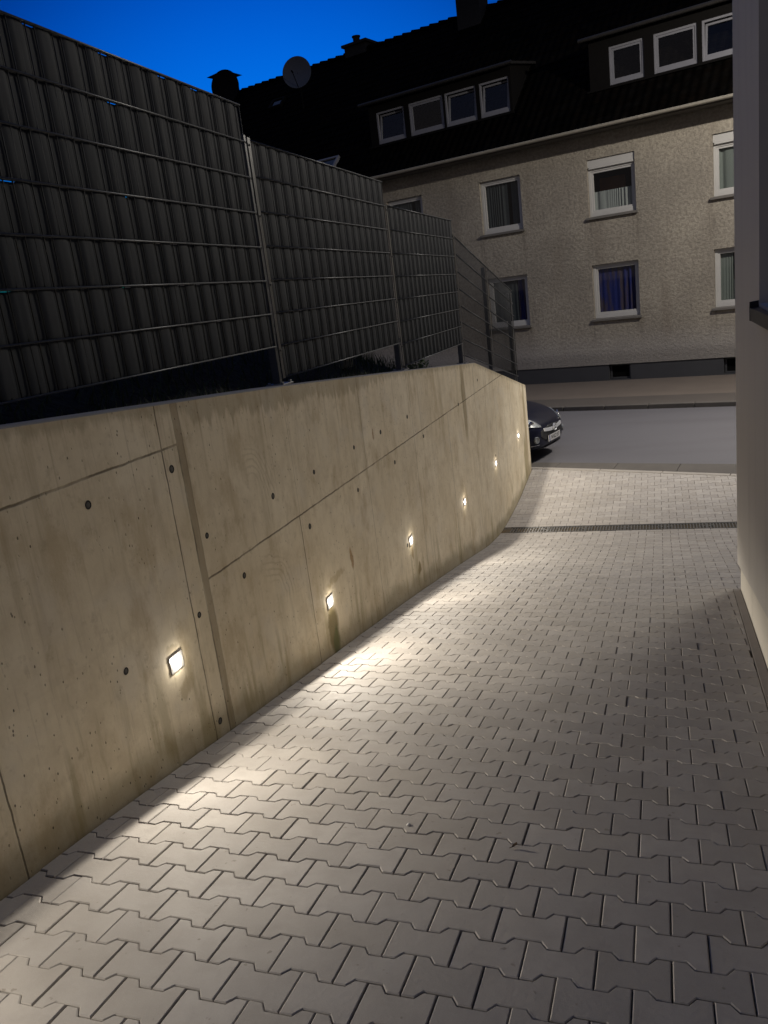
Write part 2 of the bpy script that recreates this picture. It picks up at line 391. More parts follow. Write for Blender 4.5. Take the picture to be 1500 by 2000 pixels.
def mat_render_wall(name, c0, c1):
    k = NT(name); o = k.obj()
    f = k.noise(o, 160, 4, .7); b = k.noise(o, 1.4, 5)
    c = k.mix(b, rgb(*c0), rgb(*c1))
    c = k.mix(k.m('MULTIPLY', k.step(k.noise(k.map(o, (2, 2, .3)), 1.5, 4), .52, .72), .18), c, rgb(*[q*.6 for q in c0]))
    k.bump(f, .35, .003)
    return k.fin(c, .88, 0, .2)
def emis(name, col, s):
    k = NT(name); k.p.inputs['Emission Color'].default_value = rgb(*col); k.p.inputs['Emission Strength'].default_value = s
    return k.fin(rgb(*col), .4)
def mat_curtain(name, col, sc=30):
    k = NT(name); o = k.obj()
    f = k.noise(o, sc, 4)
    c = k.mix(f, rgb(*[x*.75 for x in col]), rgb(*[min(1, x*1.2) for x in col]))
    return k.fin(c, .9, 0, .1)

def mat_blue():
    k = NT('blue_violet_curtain'); o = k.obj()
    f = k.noise(k.map(o, (6, 1, .8)), 1.4, 4)
    return k.fin(k.mix(k.step(f, .4, .62), rgb(.022, .028, .13), rgb(.065, .05, .065)), .9, 0, .1)
PAVER = mat_paver(); SAND = mat_sand(); CONC = mat_wall(); ROUGH = mat_roughcast(); TILES = mat_tiles()
ASPH = mat_asphalt(); GLASS = mat_glass()
CONC_TOP = plain('wall_coping_concrete', (.20, .19, .175), .85, bump=.5, bscale=50)
PLUG = plain('cement_plug', (.075, .07, .062), .85, bump=.4)
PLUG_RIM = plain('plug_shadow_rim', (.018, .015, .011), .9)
STEEL_R = plain('rail_wire_steel_lit', (.062, .067, .073), .4, .3, .15, 20)  # same wire coating as the uprights, lightened as the better lit rails
STEEL_D = plain('upright_wire_steel_shaded', (.012, .013, .014), .7, 0, .15, 20)  # same coating, darkened to paint in the shadow gaps along the uprights
STEEL = plain('anthracite_coated_steel', (.085, .088, .092), .38, .35, .15, 20)
STRIP = plain('anthracite_privacy_strip', (.023, .026, .030), .75, 0, .12, 3, .15, 200, .001, spec=.2)
GALV = plain('galvanised_steel', (.30, .30, .30), .40, .9, .2, 30)
FRAME_IRON = plain('drain_frame_iron', (.035, .034, .033), .6, .2, .3, 30)
IRON = plain('drain_grating_iron', (.12, .117, .11), .55, .3, .3, 30)
BLACK = plain('dark_void', (.004, .004, .004), .9, 0, .1, 5, spec=.05)
WHITE = plain('white_window_plastic', (.47, .46, .435), .42, 0, .08, 5)
DWHITE = plain('weathered_white_frame', (.155, .155, .17), .5, 0, .12, 6)
SILL = plain('grey_stone_sill', (.14, .13, .115), .8, 0, .25, 8, .3)
PLINTH = plain('dark_plinth_paint', (.042, .043, .047), .75, 0, .2, 3, .4, 40, .01)
GUTTER = plain('painted_gutter_metal', (.36, .335, .28), .5, 0, .2, 4)
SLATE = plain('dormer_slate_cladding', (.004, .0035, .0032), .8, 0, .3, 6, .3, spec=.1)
SOFFIT = plain('soffit_boards', (.10, .09, .075), .8, 0, .2, 3)
SIDEWALK = plain('pavement_slabs', (.135, .11, .088), .85, 0, .2, 1.2, .4, 80)
SIDEWALK_DARK = plain('pavement_dark_band', (.078, .066, .056), .85, 0, .2, 1.2, .4, 80)
KERB = plain('kerb_stone', (.085, .076, .066), .85, 0, .25, 5, .4, 60)
EDGESTONE = plain('edging_stone', (.30, .275, .24), .85, 0, .15, 5, .3, 80)
SOIL = plain('garden_soil', (.022, .020, .014), .95, 0, .4, 4, .8, 20, .03)
EARTH = plain('bare_ground', (.06, .055, .045), .95, 0, .3, 1, .5, 8, .03)
LAVENDER = mat_render_wall('mauve_grey_render', (.54, .515, .475), (.60, .575, .53))
CREAM = mat_render_wall('cream_plinth_render', (.60, .565, .49), (.68, .64, .565))
SILL_DARK = plain('dark_metal_sill', (.028, .030, .036), .35, .5, .1, 5)
CAR_PAINT = NT('navy_car_paint'); CAR_PAINT.p.inputs['Coat Weight'].default_value = .15; CAR_PAINT.p.inputs['Coat Roughness'].default_value = .03
CAR_PAINT = CAR_PAINT.fin(rgb(.004, .005, .016), .35, .1, .22)
BRIGHT = plain('satin_chrome', (.5, .51, .53), .3, .35, .05, 20)
CHROME = plain('chrome_trim', (.75, .76, .78), .12, 1, .05, 20)
LENS = plain('headlight_glass', (.22, .23, .23), .2, .3, .8, 34)
TYRE = plain('tyre_rubber', (.012, .012, .012), .85, 0, .2, 20)
BPLASTIC = plain('black_bumper_plastic', (.010, .010, .011), .55, 0, .2, 20)
PLATE = plain('number_plate_white', (.36, .355, .35), .5, 0, .04, 6)
PLATE_BLUE = plain('number_plate_blue', (.01, .02, .12), .5, 0, .04, 6)
INK = plain('number_plate_ink', (.015, .015, .015), .6, 0, .04, 6)
DARKGLASS = plain('car_glass', (.006, .007, .009), .06, 0, .1, 3)
LEAF = plain('grass_blade', (.045, .065, .022), .7, 0, .4, 5)
LEAF2 = plain('bush_leaf', (.055, .095, .022), .6, 0, .4, 9)
BARK = plain('bush_bark', (.05, .035, .022), .9, 0, .3, 20)
DISH = plain('dish_paint', (.045, .05, .062), .55, 0, .15, 6)
LAMP_LENS = emis('lit_lamp_lens', (1.0, .97, .92), 14.0)
STREET_LENS = emis('lit_street_lens', (1.0, .93, .82), 20.0)

# ------------------------------------------------------------------ setting: ground, road, pavements
def sheet(name, pts, mat, kind='structure'):
    b = MB(); b.face(pts); return tag(b.build(name, mat), kind=kind)
sheet('ground', [(-400, -400, -.62), (400, -400, -.62), (400, 400, -.62), (-400, 400, -.62)], EARTH)
b = MB()
b.grid(lambda a, c: hw(-60+120*a, V_ROAD+(V_KERB-V_ROAD)*c, .02*math.sin(math.pi*c), True), 60, 10)
tag(b.build('road', ASPH), kind='structure')
b = MB()   # far pavement, light band and darker band
zs = P0.z
b.face([hw(-60, 3.15, zs-.004, True), hw(60, 3.15, zs-.004, True), hw(60, -14, zs, True), hw(-60, -14, zs, True)])
tag(b.build('pavement', SIDEWALK), kind='structure')
b = MB()
b.face([hw(-60, V_KERB-.15, .10, True), hw(60, V_KERB-.15, .10, True), hw(60, 3.15, zs-.004, True), hw(-60, 3.15, zs-.004, True)])
tag(b.build('pavement_edge_band', SIDEWALK_DARK), kind='structure')
b = MB(); u = -40
while u < 40:
    p = [hw(u, V_KERB, -.05, True), hw(u+.985, V_KERB, -.05, True), hw(u+.985, V_KERB-.15, -.05, True), hw(u, V_KERB-.15, -.05, True)]
    dz = random.uniform(-.004, .004)
    b.hexa(p + [q + Vector((0, 0, .152+dz)) for q in p]); u += 1.0
tag(b.build('kerb', KERB, bevel=.012), kind='structure')
b = MB(); u = -22   # lowered kerb along the drive mouth
while u < 12:
    def kp(uu, vv): 
        q = hw(uu, vv, 0, True); q.z = gz(min(q.y, 13.6))*(vv-V_ROAD)/(V_APRON-V_ROAD) + .004; return q
    p = [kp(u, V_APRON-.004), kp(u+.992, V_APRON-.004), kp(u+.992, V_ROAD), kp(u, V_ROAD)]
    b.hexa([q-Vector((0, 0, .2)) for q in p] + p); u += 1.0
tag(b.build('lowered_kerb', KERB, bevel=.006), kind='structure')
# sand bed below the paving
b = MB()
ys = [-6+.25*i for i in range(83)]
for y0, y1 in zip(ys, ys[1:]):
    b.face([(-2.3, y0, gz(y0)-.012), (8, y0, gz(y0)-.012), (8, y1, gz(y1)-.012), (-2.3, y1, gz(y1)-.012)])
o = b.build('drive_bed', SAND)
bm = bmesh.new(); bm.from_mesh(o.data)      # keep it short of the road
bmesh.ops.bisect_plane(bm, geom=bm.verts[:]+bm.edges[:]+bm.faces[:], plane_co=hw(0, V_APRON+.01), plane_no=-NV, clear_outer=True)
bm.to_mesh(o.data); bm.free(); tag(o, kind='structure')

# double-T paving stones, each with its own chamfered edge
SL, SP, SA = .1895, .1293, .0130
def clip(poly, px, py, nx, ny):      # keep side where (p - P).n <= 0
    out = []
    for i, a in enumerate(poly):
        c = poly[(i+1) % len(poly)]
        da = (a[0]-px)*nx+(a[1]-py)*ny; dc = (c[0]-px)*nx+(c[1]-py)*ny
        if da <= 0: out.append(a)
        if da*dc < 0:
            t = da/(da-dc); out.append((a[0]+(c[0]-a[0])*t, a[1]+(c[1]-a[1])*t))
    res = []
    for p in out:
        if not res or math.hypot(p[0]-res[-1][0], p[1]-res[-1][1]) > .002: res.append(p)
    if len(res) > 1 and math.hypot(res[0][0]-res[-1][0], res[0][1]-res[-1][1]) < .002: res.pop()
    return res
def inset(poly, d):
    n = len(poly); res = []
    for i in range(n):
        a, p, c = poly[i-1], poly[i], poly[(i+1) % n]
        e1 = (p[0]-a[0], p[1]-a[1]); e2 = (c[0]-p[0], c[1]-p[1])
        l1 = math.hypot(*e1) or 1; l2 = math.hypot(*e2) or 1
        n1 = (-e1[1]/l1, e1[0]/l1); n2 = (-e2[1]/l2, e2[0]/l2)
        k = 1+n1[0]*n2[0]+n1[1]*n2[1]; k = max(k, .35)
        res.append((p[0]+d*(n1[0]+n2[0])/k, p[1]+d*(n1[1]+n2[1])/k))
    return res
def area(p): return .5*sum(p[i-1][0]*p[i][1]-p[i][0]*p[i-1][1] for i in range(len(p)))
half = SL/2; f1 = .040; f2 = .058
D0, D1 = 10.32, 10.63                      # drain channel
b = MB(); MBtop = []
row0 = -18
for r in range(row0, 100):
    cy = 1.7525 + r*SP
    if cy > 14: break
    shift = -.016 + (SL/2 if r % 2 else 0) + SL/2
    xmax = bx(cy)-.06 if cy < 6.60 else 2.6
    for i in range(-13, 16):
        cx = shift + i*SL
        if cx-half > xmax or cx+half < WX: continue
        U, L_ = SP/2, -SP/2
        poly = [(-half, L_-SA), (-f2+.002, L_-SA), (-.037, L_+SA), (.037, L_+SA), (f2-.002, L_-SA), (half, L_-SA),
                (half, U+SA), (f2-.002, U+SA), (.037, U-SA), (-.037, U-SA), (-f2+.002, U+SA), (-half, U+SA)]
        poly = [(cx+x, cy+y) for x, y in poly]
        poly = clip(poly, WX+.006, 0, -1, 0)
        if cy < 6.60: poly = clip(poly, bx(0)-.058, 0, 1/math.hypot(1, .0255), -.0255)
        if len(poly) >= 3: 
            q = hw(0, V_APRON+.10); poly = clip(poly, q.x, q.y, -NV.x, -NV.y)
        if len(poly) >= 3 and D0-.2 < cy < D1+.2:
            poly = clip(poly, 0, D0, 0, 1) if cy < (D0+D1)/2 else clip(poly, 0, D1, 0, -1)
        if len(poly) < 3 or area(poly) < .0006: continue
        g = .0017 + random.uniform(-.0004, .0006)
        p1 = inset(poly, g); p2 = inset(poly, g+.0030)
        if area(p2) < .0003: continue
        dz = random.gauss(0, .0009); tx = random.gauss(0, .0028); ty = random.gauss(0, .0028)
        def zt(p): return gz(p[1]) + dz + (p[0]-cx)*tx + (p[1]-cy)*ty
        n = len(b.v); m_ = len(p1)
        b.v += [(p[0], p[1], zt(p)-.03) for p in p1] + [(p[0], p[1], zt(p)-.0028) for p in p1] + [(p[0], p[1], zt(p)) for p in p2]
        for ring in (0, m_):
            for j in range(m_):
                j2 = (j+1) % m_
                b.f.append((n+ring+j, n+ring+j2, n+ring+m_+j2, n+ring+m_+j)); b.m.append(0)
        b.f.append(tuple(n+2*m_+j for j in range(m_))); b.m.append(0)
tag(b.build('drive_paving', PAVER), kind='structure')
# edging: row of narrow stones along the building and thin edge stones at the street
b = MB(); y = -2.0
while y < 6.55:
    y1 = y + .98
    y1 = min(y1, 6.62)
    def q(yy, dx, dz): return (bx(yy)+dx, yy, gz(yy)+dz)
    b.hexa([q(y, -.056, -.06), q(y, -.004, -.06), q(y1-.006, -.004, -.06), q(y1-.006, -.056, -.06),
            q(y, -.056, .002), q(y, -.004, .002), q(y1-.006, -.004, .002), q(y1-.006, -.056, .002)]); y = y1
tag(b.build('edging', plain('side_edging_stone', (.24, .215, .19), .85, 0, .15, 5, .3, 80), bevel=.003), kind='structure')
b = MB(); u = -4.2
while u < 3:
    p = [hw(u, V_APRON+.096), hw(u+.99, V_APRON+.096), hw(u+.99, V_APRON+.002), hw(u, V_APRON+.002)]
    for q in p: q.z = gz(q.y)+.006
    b.hexa([q-Vector((0, 0, .1)) for q in p]+p); u += 1.0
tag(b.build('edge_stones', EDGESTONE, bevel=.005), kind='structure')

# ------------------------------------------------------------------ retaining wall
TOP = [(-3, .09), (2.14, -.252), (4.39, -.408), (6.77, -.599), (9.70, -.842), (13.47, -1.612), (14, -1.7)]
def wt_(y):
    for (a, za), (c, zc) in zip(TOP, TOP[1:]):
        if y <= c: return zz(za + (zc-za)*(y-a)/(c-a))
    return zz(TOP[-1][1])
YE = 13.47; WT = .215
rw = thing('retaining_wall', 'stained beige cast concrete retaining wall with form joints beside the paved drive', 'wall', (WX, YE, 0))
def wl(p): return (p[0]-WX, p[1]-YE, p[2])
ycuts = sorted(set([round(-2.5+.12*i, 3) for i in range(134) if -2.5+.12*i < YE-.05] + [9.70, YE]))
NZ = 22
me_v, me_f, dt, db_ = [], [], [], []
for y in ycuts:
    t, g = wt_(y)-.006, gz(y)-.25
    for j in range(NZ+1):
        z = g+(t-g)*j/NZ
        me_v.append((WX, y, z)); dt.append(t-z); db_.append(z-gz(y))
for i in range(len(ycuts)-1):
    for j in range(NZ):
        a = i*(NZ+1)+j; me_f.append((a, a+NZ+1, a+NZ+2, a+1))
# rest of the body: end face, back
def addv(p): me_v.append(p); dt.append(1.0); db_.append(1.0); return len(me_v)-1
a0 = (len(ycuts)-1)*(NZ+1)
e1 = addv((WX-WT, YE, gz(YE)-.25)); e2 = addv((WX-WT, YE, wt_(YE)-.006))
me_f.append(tuple([a0+j for j in range(NZ+1)][::1]) [::-1] + (e1, e2)) if False else None
for j in range(NZ):
    za, zb = me_v[a0+j][2], me_v[a0+j+1][2]
    q = [addv((WX, YE, za)), addv((WX-WT, YE, za)), addv((WX-WT, YE, zb)), addv((WX, YE, zb))]
    for s_, z_ in zip(q, (za, za, zb, zb)): dt[s_] = wt_(YE)-z_; db_[s_] = z_-gz(YE)
    me_f.append(tuple(q))
for y0, y1 in zip(ycuts, ycuts[1:]):
    q = [addv((WX-WT, y0, gz(y0)-.25)), addv((WX-WT, y1, gz(y1)-.25)), addv((WX-WT, y1, wt_(y1)-.006)), addv((WX-WT, y0, wt_(y0)-.006))]
    me_f.append(tuple(q[::-1]))
me = bpy.data.meshes.new('wall_body'); me.from_pydata(me_v, [], me_f); me.materials.append(CONC)
for nm, arr in (('d_top', dt), ('d_bot', db_)):
    at = me.attributes.new(nm, 'FLOAT', 'POINT')
    for i, v in enumerate(arr): at.data[i].value = v
me.update()
wb_o = bpy.data.objects.new('wall_body', me); COL.objects.link(wb_o); wb_o.parent = rw
wb_o.location = (-WX, -YE, 0)
# top surface with a small worn arris
b = MB()
for y0, y1 in zip(ycuts, ycuts[1:]):
    pr = []
    for y in (y0, y1):
        h = wt_(y); pr.append([(WX, y, h-.006), (WX-.008, y, h), (WX-WT+.006, y, h), (WX-WT, y, h-.006)])
    for k in range(3): b.face([wl(pr[0][k]), wl(pr[1][k]), wl(pr[1][k+1]), wl(pr[0][k+1])])
h = wt_(YE); b.face([wl(p) for p in [(WX, YE, h-.006), (WX-WT, YE, h-.006), (WX-WT+.006, YE, h), (WX-.008, YE, h)]])
b.build('wall_top', CONC_TOP, rw, fix=True)
TIES = [(2.48, -.618), (3.07, -.614), (3.255, -.99), (3.067, -1.326), (3.536, -1.301), (2.486, -1.328), (3.996, -.99), (4.6, -.993),
        (4.42, -1.301), (5.319, -1.299), (5.349, -.988), (5.966, -.992), (6.231, -1.298), (6.309, -2.053), (6.717, -.997), (7.159, -1.257),
        (8.652, -1.19), (9.75, -1.06), (10.48, -2.168), (3.072, -1.893)]
for (y, z) in TIES:
    r = random.uniform(.0125, .016)
    b = MB(); c = wl((WX, y, zz(z)))
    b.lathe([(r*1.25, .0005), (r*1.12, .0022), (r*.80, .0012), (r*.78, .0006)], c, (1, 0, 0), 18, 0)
    b.lathe([(r*.78, .0007), (r*.5, .0014), (.0005, .0016)], c, (1, 0, 0), 18, 1)
    b.build('tie_hole', [PLUG_RIM, PLUG], rw)

# wall lamps: square frame round a lit lens, the light's own nodes cut it off close to the wall
def lamp_optics():
    # wide step-light photometry: nothing above the horizontal, cut off close to the wall, fanned out along it
    l = bpy.data.lights.new('lamp_light', 'POINT'); l.energy = WALL_LAMP_W; l.color = (1.0, .915, .79); l.shadow_soft_size = .007
    l.use_nodes = True; t = l.node_tree; t.nodes.clear()
    out = t.nodes.new('ShaderNodeOutputLight'); em = t.nodes.new('ShaderNodeEmission'); t.links.new(em.outputs[0], out.inputs[0])
    g = t.nodes.new('ShaderNodeNewGeometry'); sp = t.nodes.new('ShaderNodeSeparateXYZ'); t.links.new(g.outputs['Incoming'], sp.inputs[0])
    def m(op, a, b=0.0, c=0.0):
        x = t.nodes.new('ShaderNodeMath'); x.operation = op
        for i, v in enumerate((a, b, c)):
            if isinstance(v, bpy.types.NodeSocket): t.links.new(v, x.inputs[i])
            else: x.inputs[i].default_value = v
        return x.outputs[0]
    def st(x, lo, hi):
        r = t.nodes.new('ShaderNodeMapRange'); r.interpolation_type = 'SMOOTHSTEP'; t.links.new(x, r.inputs[0]); r.inputs[1].default_value = lo; r.inputs[2].default_value = hi; return r.outputs[0]
    down = m('MULTIPLY', sp.outputs[2], -1.0); outw = sp.outputs[0]
    dn = m('MAXIMUM', down, .10)
    cut = st(m('DIVIDE', outw, dn), .24, .42)
    top = st(down, -.02, .27)
    bat = m('MULTIPLY', m('POWER', dn, -.68), m('MULTIPLY_ADD', st(down, .65, .98), -.45, 1.0))
    f = m('MULTIPLY', m('MULTIPLY', cut, top), bat)
    f = m('ADD', f, .018)
    t.links.new(f, em.inputs['Strength'])
    return l
def make_lamp():
    t = thing('wall_lamp', 'x', 'wall lamp', (0, 0, 0))
    fw, fh, ow, oh, pr = .050, .040, .028, .0195, .007
    b = MB()
    b.box((.0, -fw, -fh), (pr, fw, -oh)); b.box((.0, -fw, oh), (pr, fw, fh))
    b.box((.0, -fw, -oh), (pr, -ow, oh)); b.box((.0, ow, -oh), (pr, fw, oh))
    b.build('frame', GALV_LAMP, t, bevel=.002, fix=True)
    b = MB(); b.face([(.0012, -ow, -oh), (.0012, ow, -oh), (.0012, ow, oh), (.0012, -ow, oh)])
    b.build('lens', LAMP_LENS, t)
    lo = bpy.data.objects.new('lamp_light', lamp_optics()); COL.objects.link(lo); lo.parent = t
    lo.location = (.030, 0, 0)
    return t
GALV_LAMP = plain('lamp_frame_metal', (.55, .54, .52), .45, .3, .1, 30)
LAMPS = [(2.818, -1.450, 'wall lamp nearest the viewer, left of the wide vertical wall joint'),
         (4.552, -1.862, 'second nearest wall lamp with a green damp stain below it'),
         (6.409, -2.043, 'third wall lamp from the viewer, right of a rusty streak'),
         (8.496, -2.264, 'fourth wall lamp from the viewer, before the drain'),
         (10.435, -2.264, 'fifth wall lamp, on the wall above the drain end'),
         (12.384, -2.264, 'farthest wall lamp, close to the street end of the wall'),
         (.95, -1.20, 'wall lamp beside the viewer lighting the paving at the bottom left corner')]
lamp0 = make_lamp()
for i, (y, z, lab) in enumerate(LAMPS):
    o = lamp0 if i == 0 else copy_tree(lamp0)
    if y < 1:
        for ch in children(o):
            if ch.type == 'LIGHT': ch.data = ch.data.copy(); ch.data.energy = WALL_LAMP_W*.55
    o.location = (WX, y, zz(z)); tag(o, lab, 'wall lamp', 'lit square lamps along the concrete wall')

# ------------------------------------------------------------------ fence on the wall
FX = -2.205
fence = thing('mesh_fence', 'stepped anthracite mesh fence with woven privacy strips bolted on top of the concrete wall', 'fence', (FX, 4.56, wt_(4.56)))
FO = Vector((FX, 4.56, wt_(4.56)))
def fl(x, y, z): return (FX+x-FO.x, y-FO.y, zz(z)-FO.z)
def panel(y0, y1, ztop, zbot, slope=0.0, strips=True, seed=0):
    rnd = random.Random(seed)
    rows = 7; rh = (ztop-zbot)/rows
    def zo(y): return slope*(y-y0)
    b = MB()
    for k in range(rows+1):
        z = ztop-k*rh
        for dx in (-.0065, .0065):
            b.tube([fl(dx, y0, z+zo(y0)), fl(dx, y1, z+zo(y1))], .0045, 6, 1)
    n = int((y1-y0)/.05); off = ((y1-y0)-n*.05)/2
    for i in range(n+1):
        y = y0+off+i*.05
        b.tube([fl(0, y, zbot+zo(y)-.004), fl(0, y, ztop+zo(y)+.004)], .003, 5)
    po = b.build('mesh_panel', [STEEL_D, STEEL_R], fence, smooth=True)
    if strips:
        for k in range(rows):
            zt, zb = ztop-k*rh-.0035, ztop-(k+1)*rh+.0035
            ph = .0
            b = MB(); N = int((y1-y0-.02)/.0125)
            jit = [rnd.uniform(-.0015, .0015) for _ in range(80)]
            cut = [rnd.choice((0, 0, 0, .0035)) for _ in range(80)]
            def sx(y):
                q = ((y-y0-off) % .15)/.15         # wires at 0, 1/3, 2/3 ; over 0, behind 1/3 and 2/3
                d = min(q, 1-q)                    # 0 at the covered wire
                t = max(0.0, min(1.0, (.335-d)/.15)); t = t*t*(3-2*t)
                return -.0060 + .0074*t + .0010*max(0, 1-(d/.33)**2) + jit[int((y-y0)/.15)]*t
            cols = []
            for i in range(N+1):
                y = y0+.01+(y1-y0-.02)*i/N
                c_ = cut[int((y-y0)/.15)] if sx(y) < -.003 else 0
                cols.append([fl(sx(y)-.0025, y, zb+zo(y)), fl(sx(y), y, zb+.012+zo(y)), fl(sx(y)+.0006, y, (zb+zt)/2+zo(y)), fl(sx(y), y, zt-.012-c_+zo(y)), fl(sx(y)-.0025, y, zt-c_+zo(y))])
            for i in range(N):
                for j in range(4): b.face([cols[i][j], cols[i+1][j], cols[i+1][j+1], cols[i][j+1]])
            b.build('privacy_strip', STRIP, po, smooth=True, fix=True)
    return po
panel(2.03, 4.535, 1.172, -.184, seed=1)
panel(4.605, 7.08, .994, -.377, seed=2)
panel(7.125, 9.585, .806, -.590, seed=3)
# open sloping panel without strips
panel(9.615, 13.46, .640, -.735, slope=-.1885, strips=False)
def post(y, ztop, zbase):
    b = MB()
    b.box(fl(-.062, y-.019, zbase), fl(-.012, y+.019, ztop))
    po = b.build('post', STEEL, fence, bevel=.003)
    b = MB(); b.box(fl(.0085, y-.019, zbase+.035), fl(.0135, y+.019, ztop-.02))
    z = ztop-.06
    while z > zbase+.05:
        b.tube([fl(.0134, y, z), fl(.0195, y, z)], .0075, 6); z -= .392
    b.build('clamp_bar', STEEL_L, po, bevel=.0012)
    b = MB(); b.box(fl(-.085, y-.075, zbase-.004), fl(.035, y+.075, zbase+.006))
    for dx, dy in ((-.07, -.055), (-.07, .055), (.02, -.055), (.02, .055)):
        b.tube([fl(dx, y+dy, zbase+.006), fl(dx, y+dy, zbase+.018)], .011, 6)
    b.build('base_plate', GALV, po, bevel=.001)
STEEL_L = plain('clamp_bar_steel', (.085, .085, .085), .32, .55, .2, 25)
post(2.0, 1.2, wt_(2.0)-H+.005)
post(4.57, 1.025, wt_(4.57)-H+.005); post(7.10, .825, wt_(7.10)-H+.005); post(9.60, .672, wt_(9.60)-H+.005)
post(11.40, .288, wt_(11.40)-H+.004); post(13.25, -.09, wt_(13.25)-H+.004)

# ------------------------------------------------------------------ garden bank behind the wall
def bankz(x, y):
    d = max(0, -2.31-x)
    base = wt_(min(y, 13.4)) - .06
    rise = .42*max(0, min(1, (8.9-y)/2.5))*max(0, min(1, d/.55))
    fall = max(0, min(1, (y-8.4)/1.6))*d*.30 + .05*d*max(0, min(1, (d-2)/4))
    return max(base + rise*(1 if d < 2 else max(0, 1-(d-2)/3)) - fall, -.55)
b = MB()
b.grid(lambda a, c: (lambda x, y: (x, y, bankz(x, y)+random.uniform(-.015, .015)))(-2.31-9*(a**1.6), -3+16.4*c), 34, 70)
tag(b.build('garden_bank', SOIL, smooth=True), kind='structure')
b = MB(); rg = random.Random(3)
for i in range(9000):
    x = -2.33-2.2*rg.random()**1.8; y = rg.uniform(-.5, 12.8)
    if y > 8.6 and rg.random() < .6: continue
    if y > 11.0: continue
    z = bankz(x, y); hgt = rg.uniform(.05, .17) if x < -2.5 else rg.uniform(.03, .09)
    if y > 8.8: hgt *= .6
    a = rg.uniform(0, 6.28); w_ = rg.uniform(.003, .006); lx, ly = rg.gauss(0, .04), rg.gauss(0, .04)
    ca, sa = math.cos(a)*w_, math.sin(a)*w_
    b.face([(x-ca, y-sa, z-.01), (x+ca, y+sa, z-.01), (x+ca*.6+lx*.4, y+sa*.6+ly*.4, z+hgt*.6), (x-ca*.6+lx*.4, y-sa*.6+ly*.4, z+hgt*.6)])
    b.face([(x-ca*.6+lx*.4, y-sa*.6+ly*.4, z+hgt*.6), (x+ca*.6+lx*.4, y+sa*.6+ly*.4, z+hgt*.6), (x+lx, y+ly, z+hgt)])
tag(b.build('grass', LEAF), kind='stuff')
def bush(x, y, w_, h_, n, label, name='garden_bush'):
    z0 = bankz(x, y)
    t = thing(name, label, 'bush', (x, y, z0))
    b = MB(); b.tube([(0, 0, -.02), (.01, .01, h_*.5), (0, .02, h_*.8)], [.012, .009, .004], 6)
    for k in range(5):
        a = k*1.3; b.tube([(0, 0, h_*.1), (math.cos(a)*w_*.5, math.sin(a)*w_*.5, h_*(.4+.1*k))], [.007, .003], 5)
    b.build('stem', BARK, t)
    b = MB(); r_ = random.Random(int(x*100+y*10))
    for i in range(n):
        u_, v_ = r_.uniform(0, 6.28), r_.random()
        zz_ = h_*v_; rad = w_*(.55+.45*math.sin(v_*3.0))*r_.uniform(.35, 1.0)*(1-.35*v_)
        c = Vector((math.cos(u_)*rad, math.sin(u_)*rad, zz_))
        d = Vector((r_.gauss(0, 1), r_.gauss(0, 1), r_.gauss(.6, .7))).normalized(); e = d.cross(Vector((r_.gauss(0, 1), r_.gauss(0, 1), r_.gauss(0, 1)))).normalized()
        l, ww = r_.uniform(.02, .045), r_.uniform(.006, .012)
        b.face([c-e*ww*.4, c+d*l*.5-e*ww, c+d*l, c+d*l*.5+e*ww])
    b.build('foliage', LEAF2, t)
bush(-2.75, 9.35, .20, .34, 900, 'small bushy green shrub behind the wall under the last strip covered fence panel')
def weed(x, y, h_, label):
    z0 = bankz(x, y); t = thing('weed', label, 'plant', (x, y, z0)); r_ = random.Random(int(y*77))
    b = MB()
    for k in range(6):
        a = r_.uniform(0, 6.28); l = h_*r_.uniform(.6, 1.1)
        b.tube([(0, 0, -.01), (math.cos(a)*l*.15, math.sin(a)*l*.15, l*.6), (math.cos(a)*l*.35, math.sin(a)*l*.35, l)], [.003, .0025, .001], 4)
    b.build('stem', BARK, t)
    b = MB()
    for k in range(60):
        a = r_.uniform(0, 6.28); zc = r_.uniform(.2, 1)*h_; rr = r_.uniform(0, .3)*h_
        c = Vector((math.cos(a)*rr, math.sin(a)*rr, zc)); d = Vector((r_.gauss(0, 1), r_.gauss(0, 1), .3)).normalized(); e = d.cross(Vector((0, 0, 1))).normalized()
        b.face([c, c+d*.012-e*.004, c+d*.026, c+d*.012+e*.004])
    b.build('leaf', LEAF2, t)
weed(-2.5, 9.95, .10, 'taller weed beside the fence post where the wall top begins to slope')
weed(-2.55, 9.66, .07, 'short weed growing between the shrub and the fence post')

# ------------------------------------------------------------------ drain across the drive
drain = thing('drain_channel', 'dark slotted drain channel running across the paved drive', 'drain', (-2.0, (D0+D1)/2, gz((D0+D1)/2)))
dc = Vector(drain.location)
yc = (D0+D1)/2; hwid = (D1-D0)/2-.004; dz0 = gz(yc)
sl_ = (gz(D1)-gz(D0))/(D1-D0)
def dl(x, y, z): return (x-dc.x, y-dc.y, dz0+sl_*(y-yc)+z-dc.z)
b = MB()
for sgn in (-1, 1):
    ya, yb = yc+sgn*hwid, yc+sgn*(hwid-.016)
    ya, yb = min(ya, yb), max(ya, yb)
    b.hexa([dl(-1.985, ya, -.1), dl(2.6, ya, -.1), dl(2.6, yb, -.1), dl(-1.985, yb, -.1), dl(-1.985, ya, .003), dl(2.6, ya, .003), dl(2.6, yb, .003), dl(-1.985, yb, .003)])
b.build('channel_frame', FRAME_IRON, drain)
b = MB(); b.face([dl(-1.985, yc-hwid, -.09), dl(2.6, yc-hwid, -.09), dl(2.6, yc+hwid, -.09), dl(-1.985, yc+hwid, -.09)])
b.build('channel_floor', BLACK, drain)
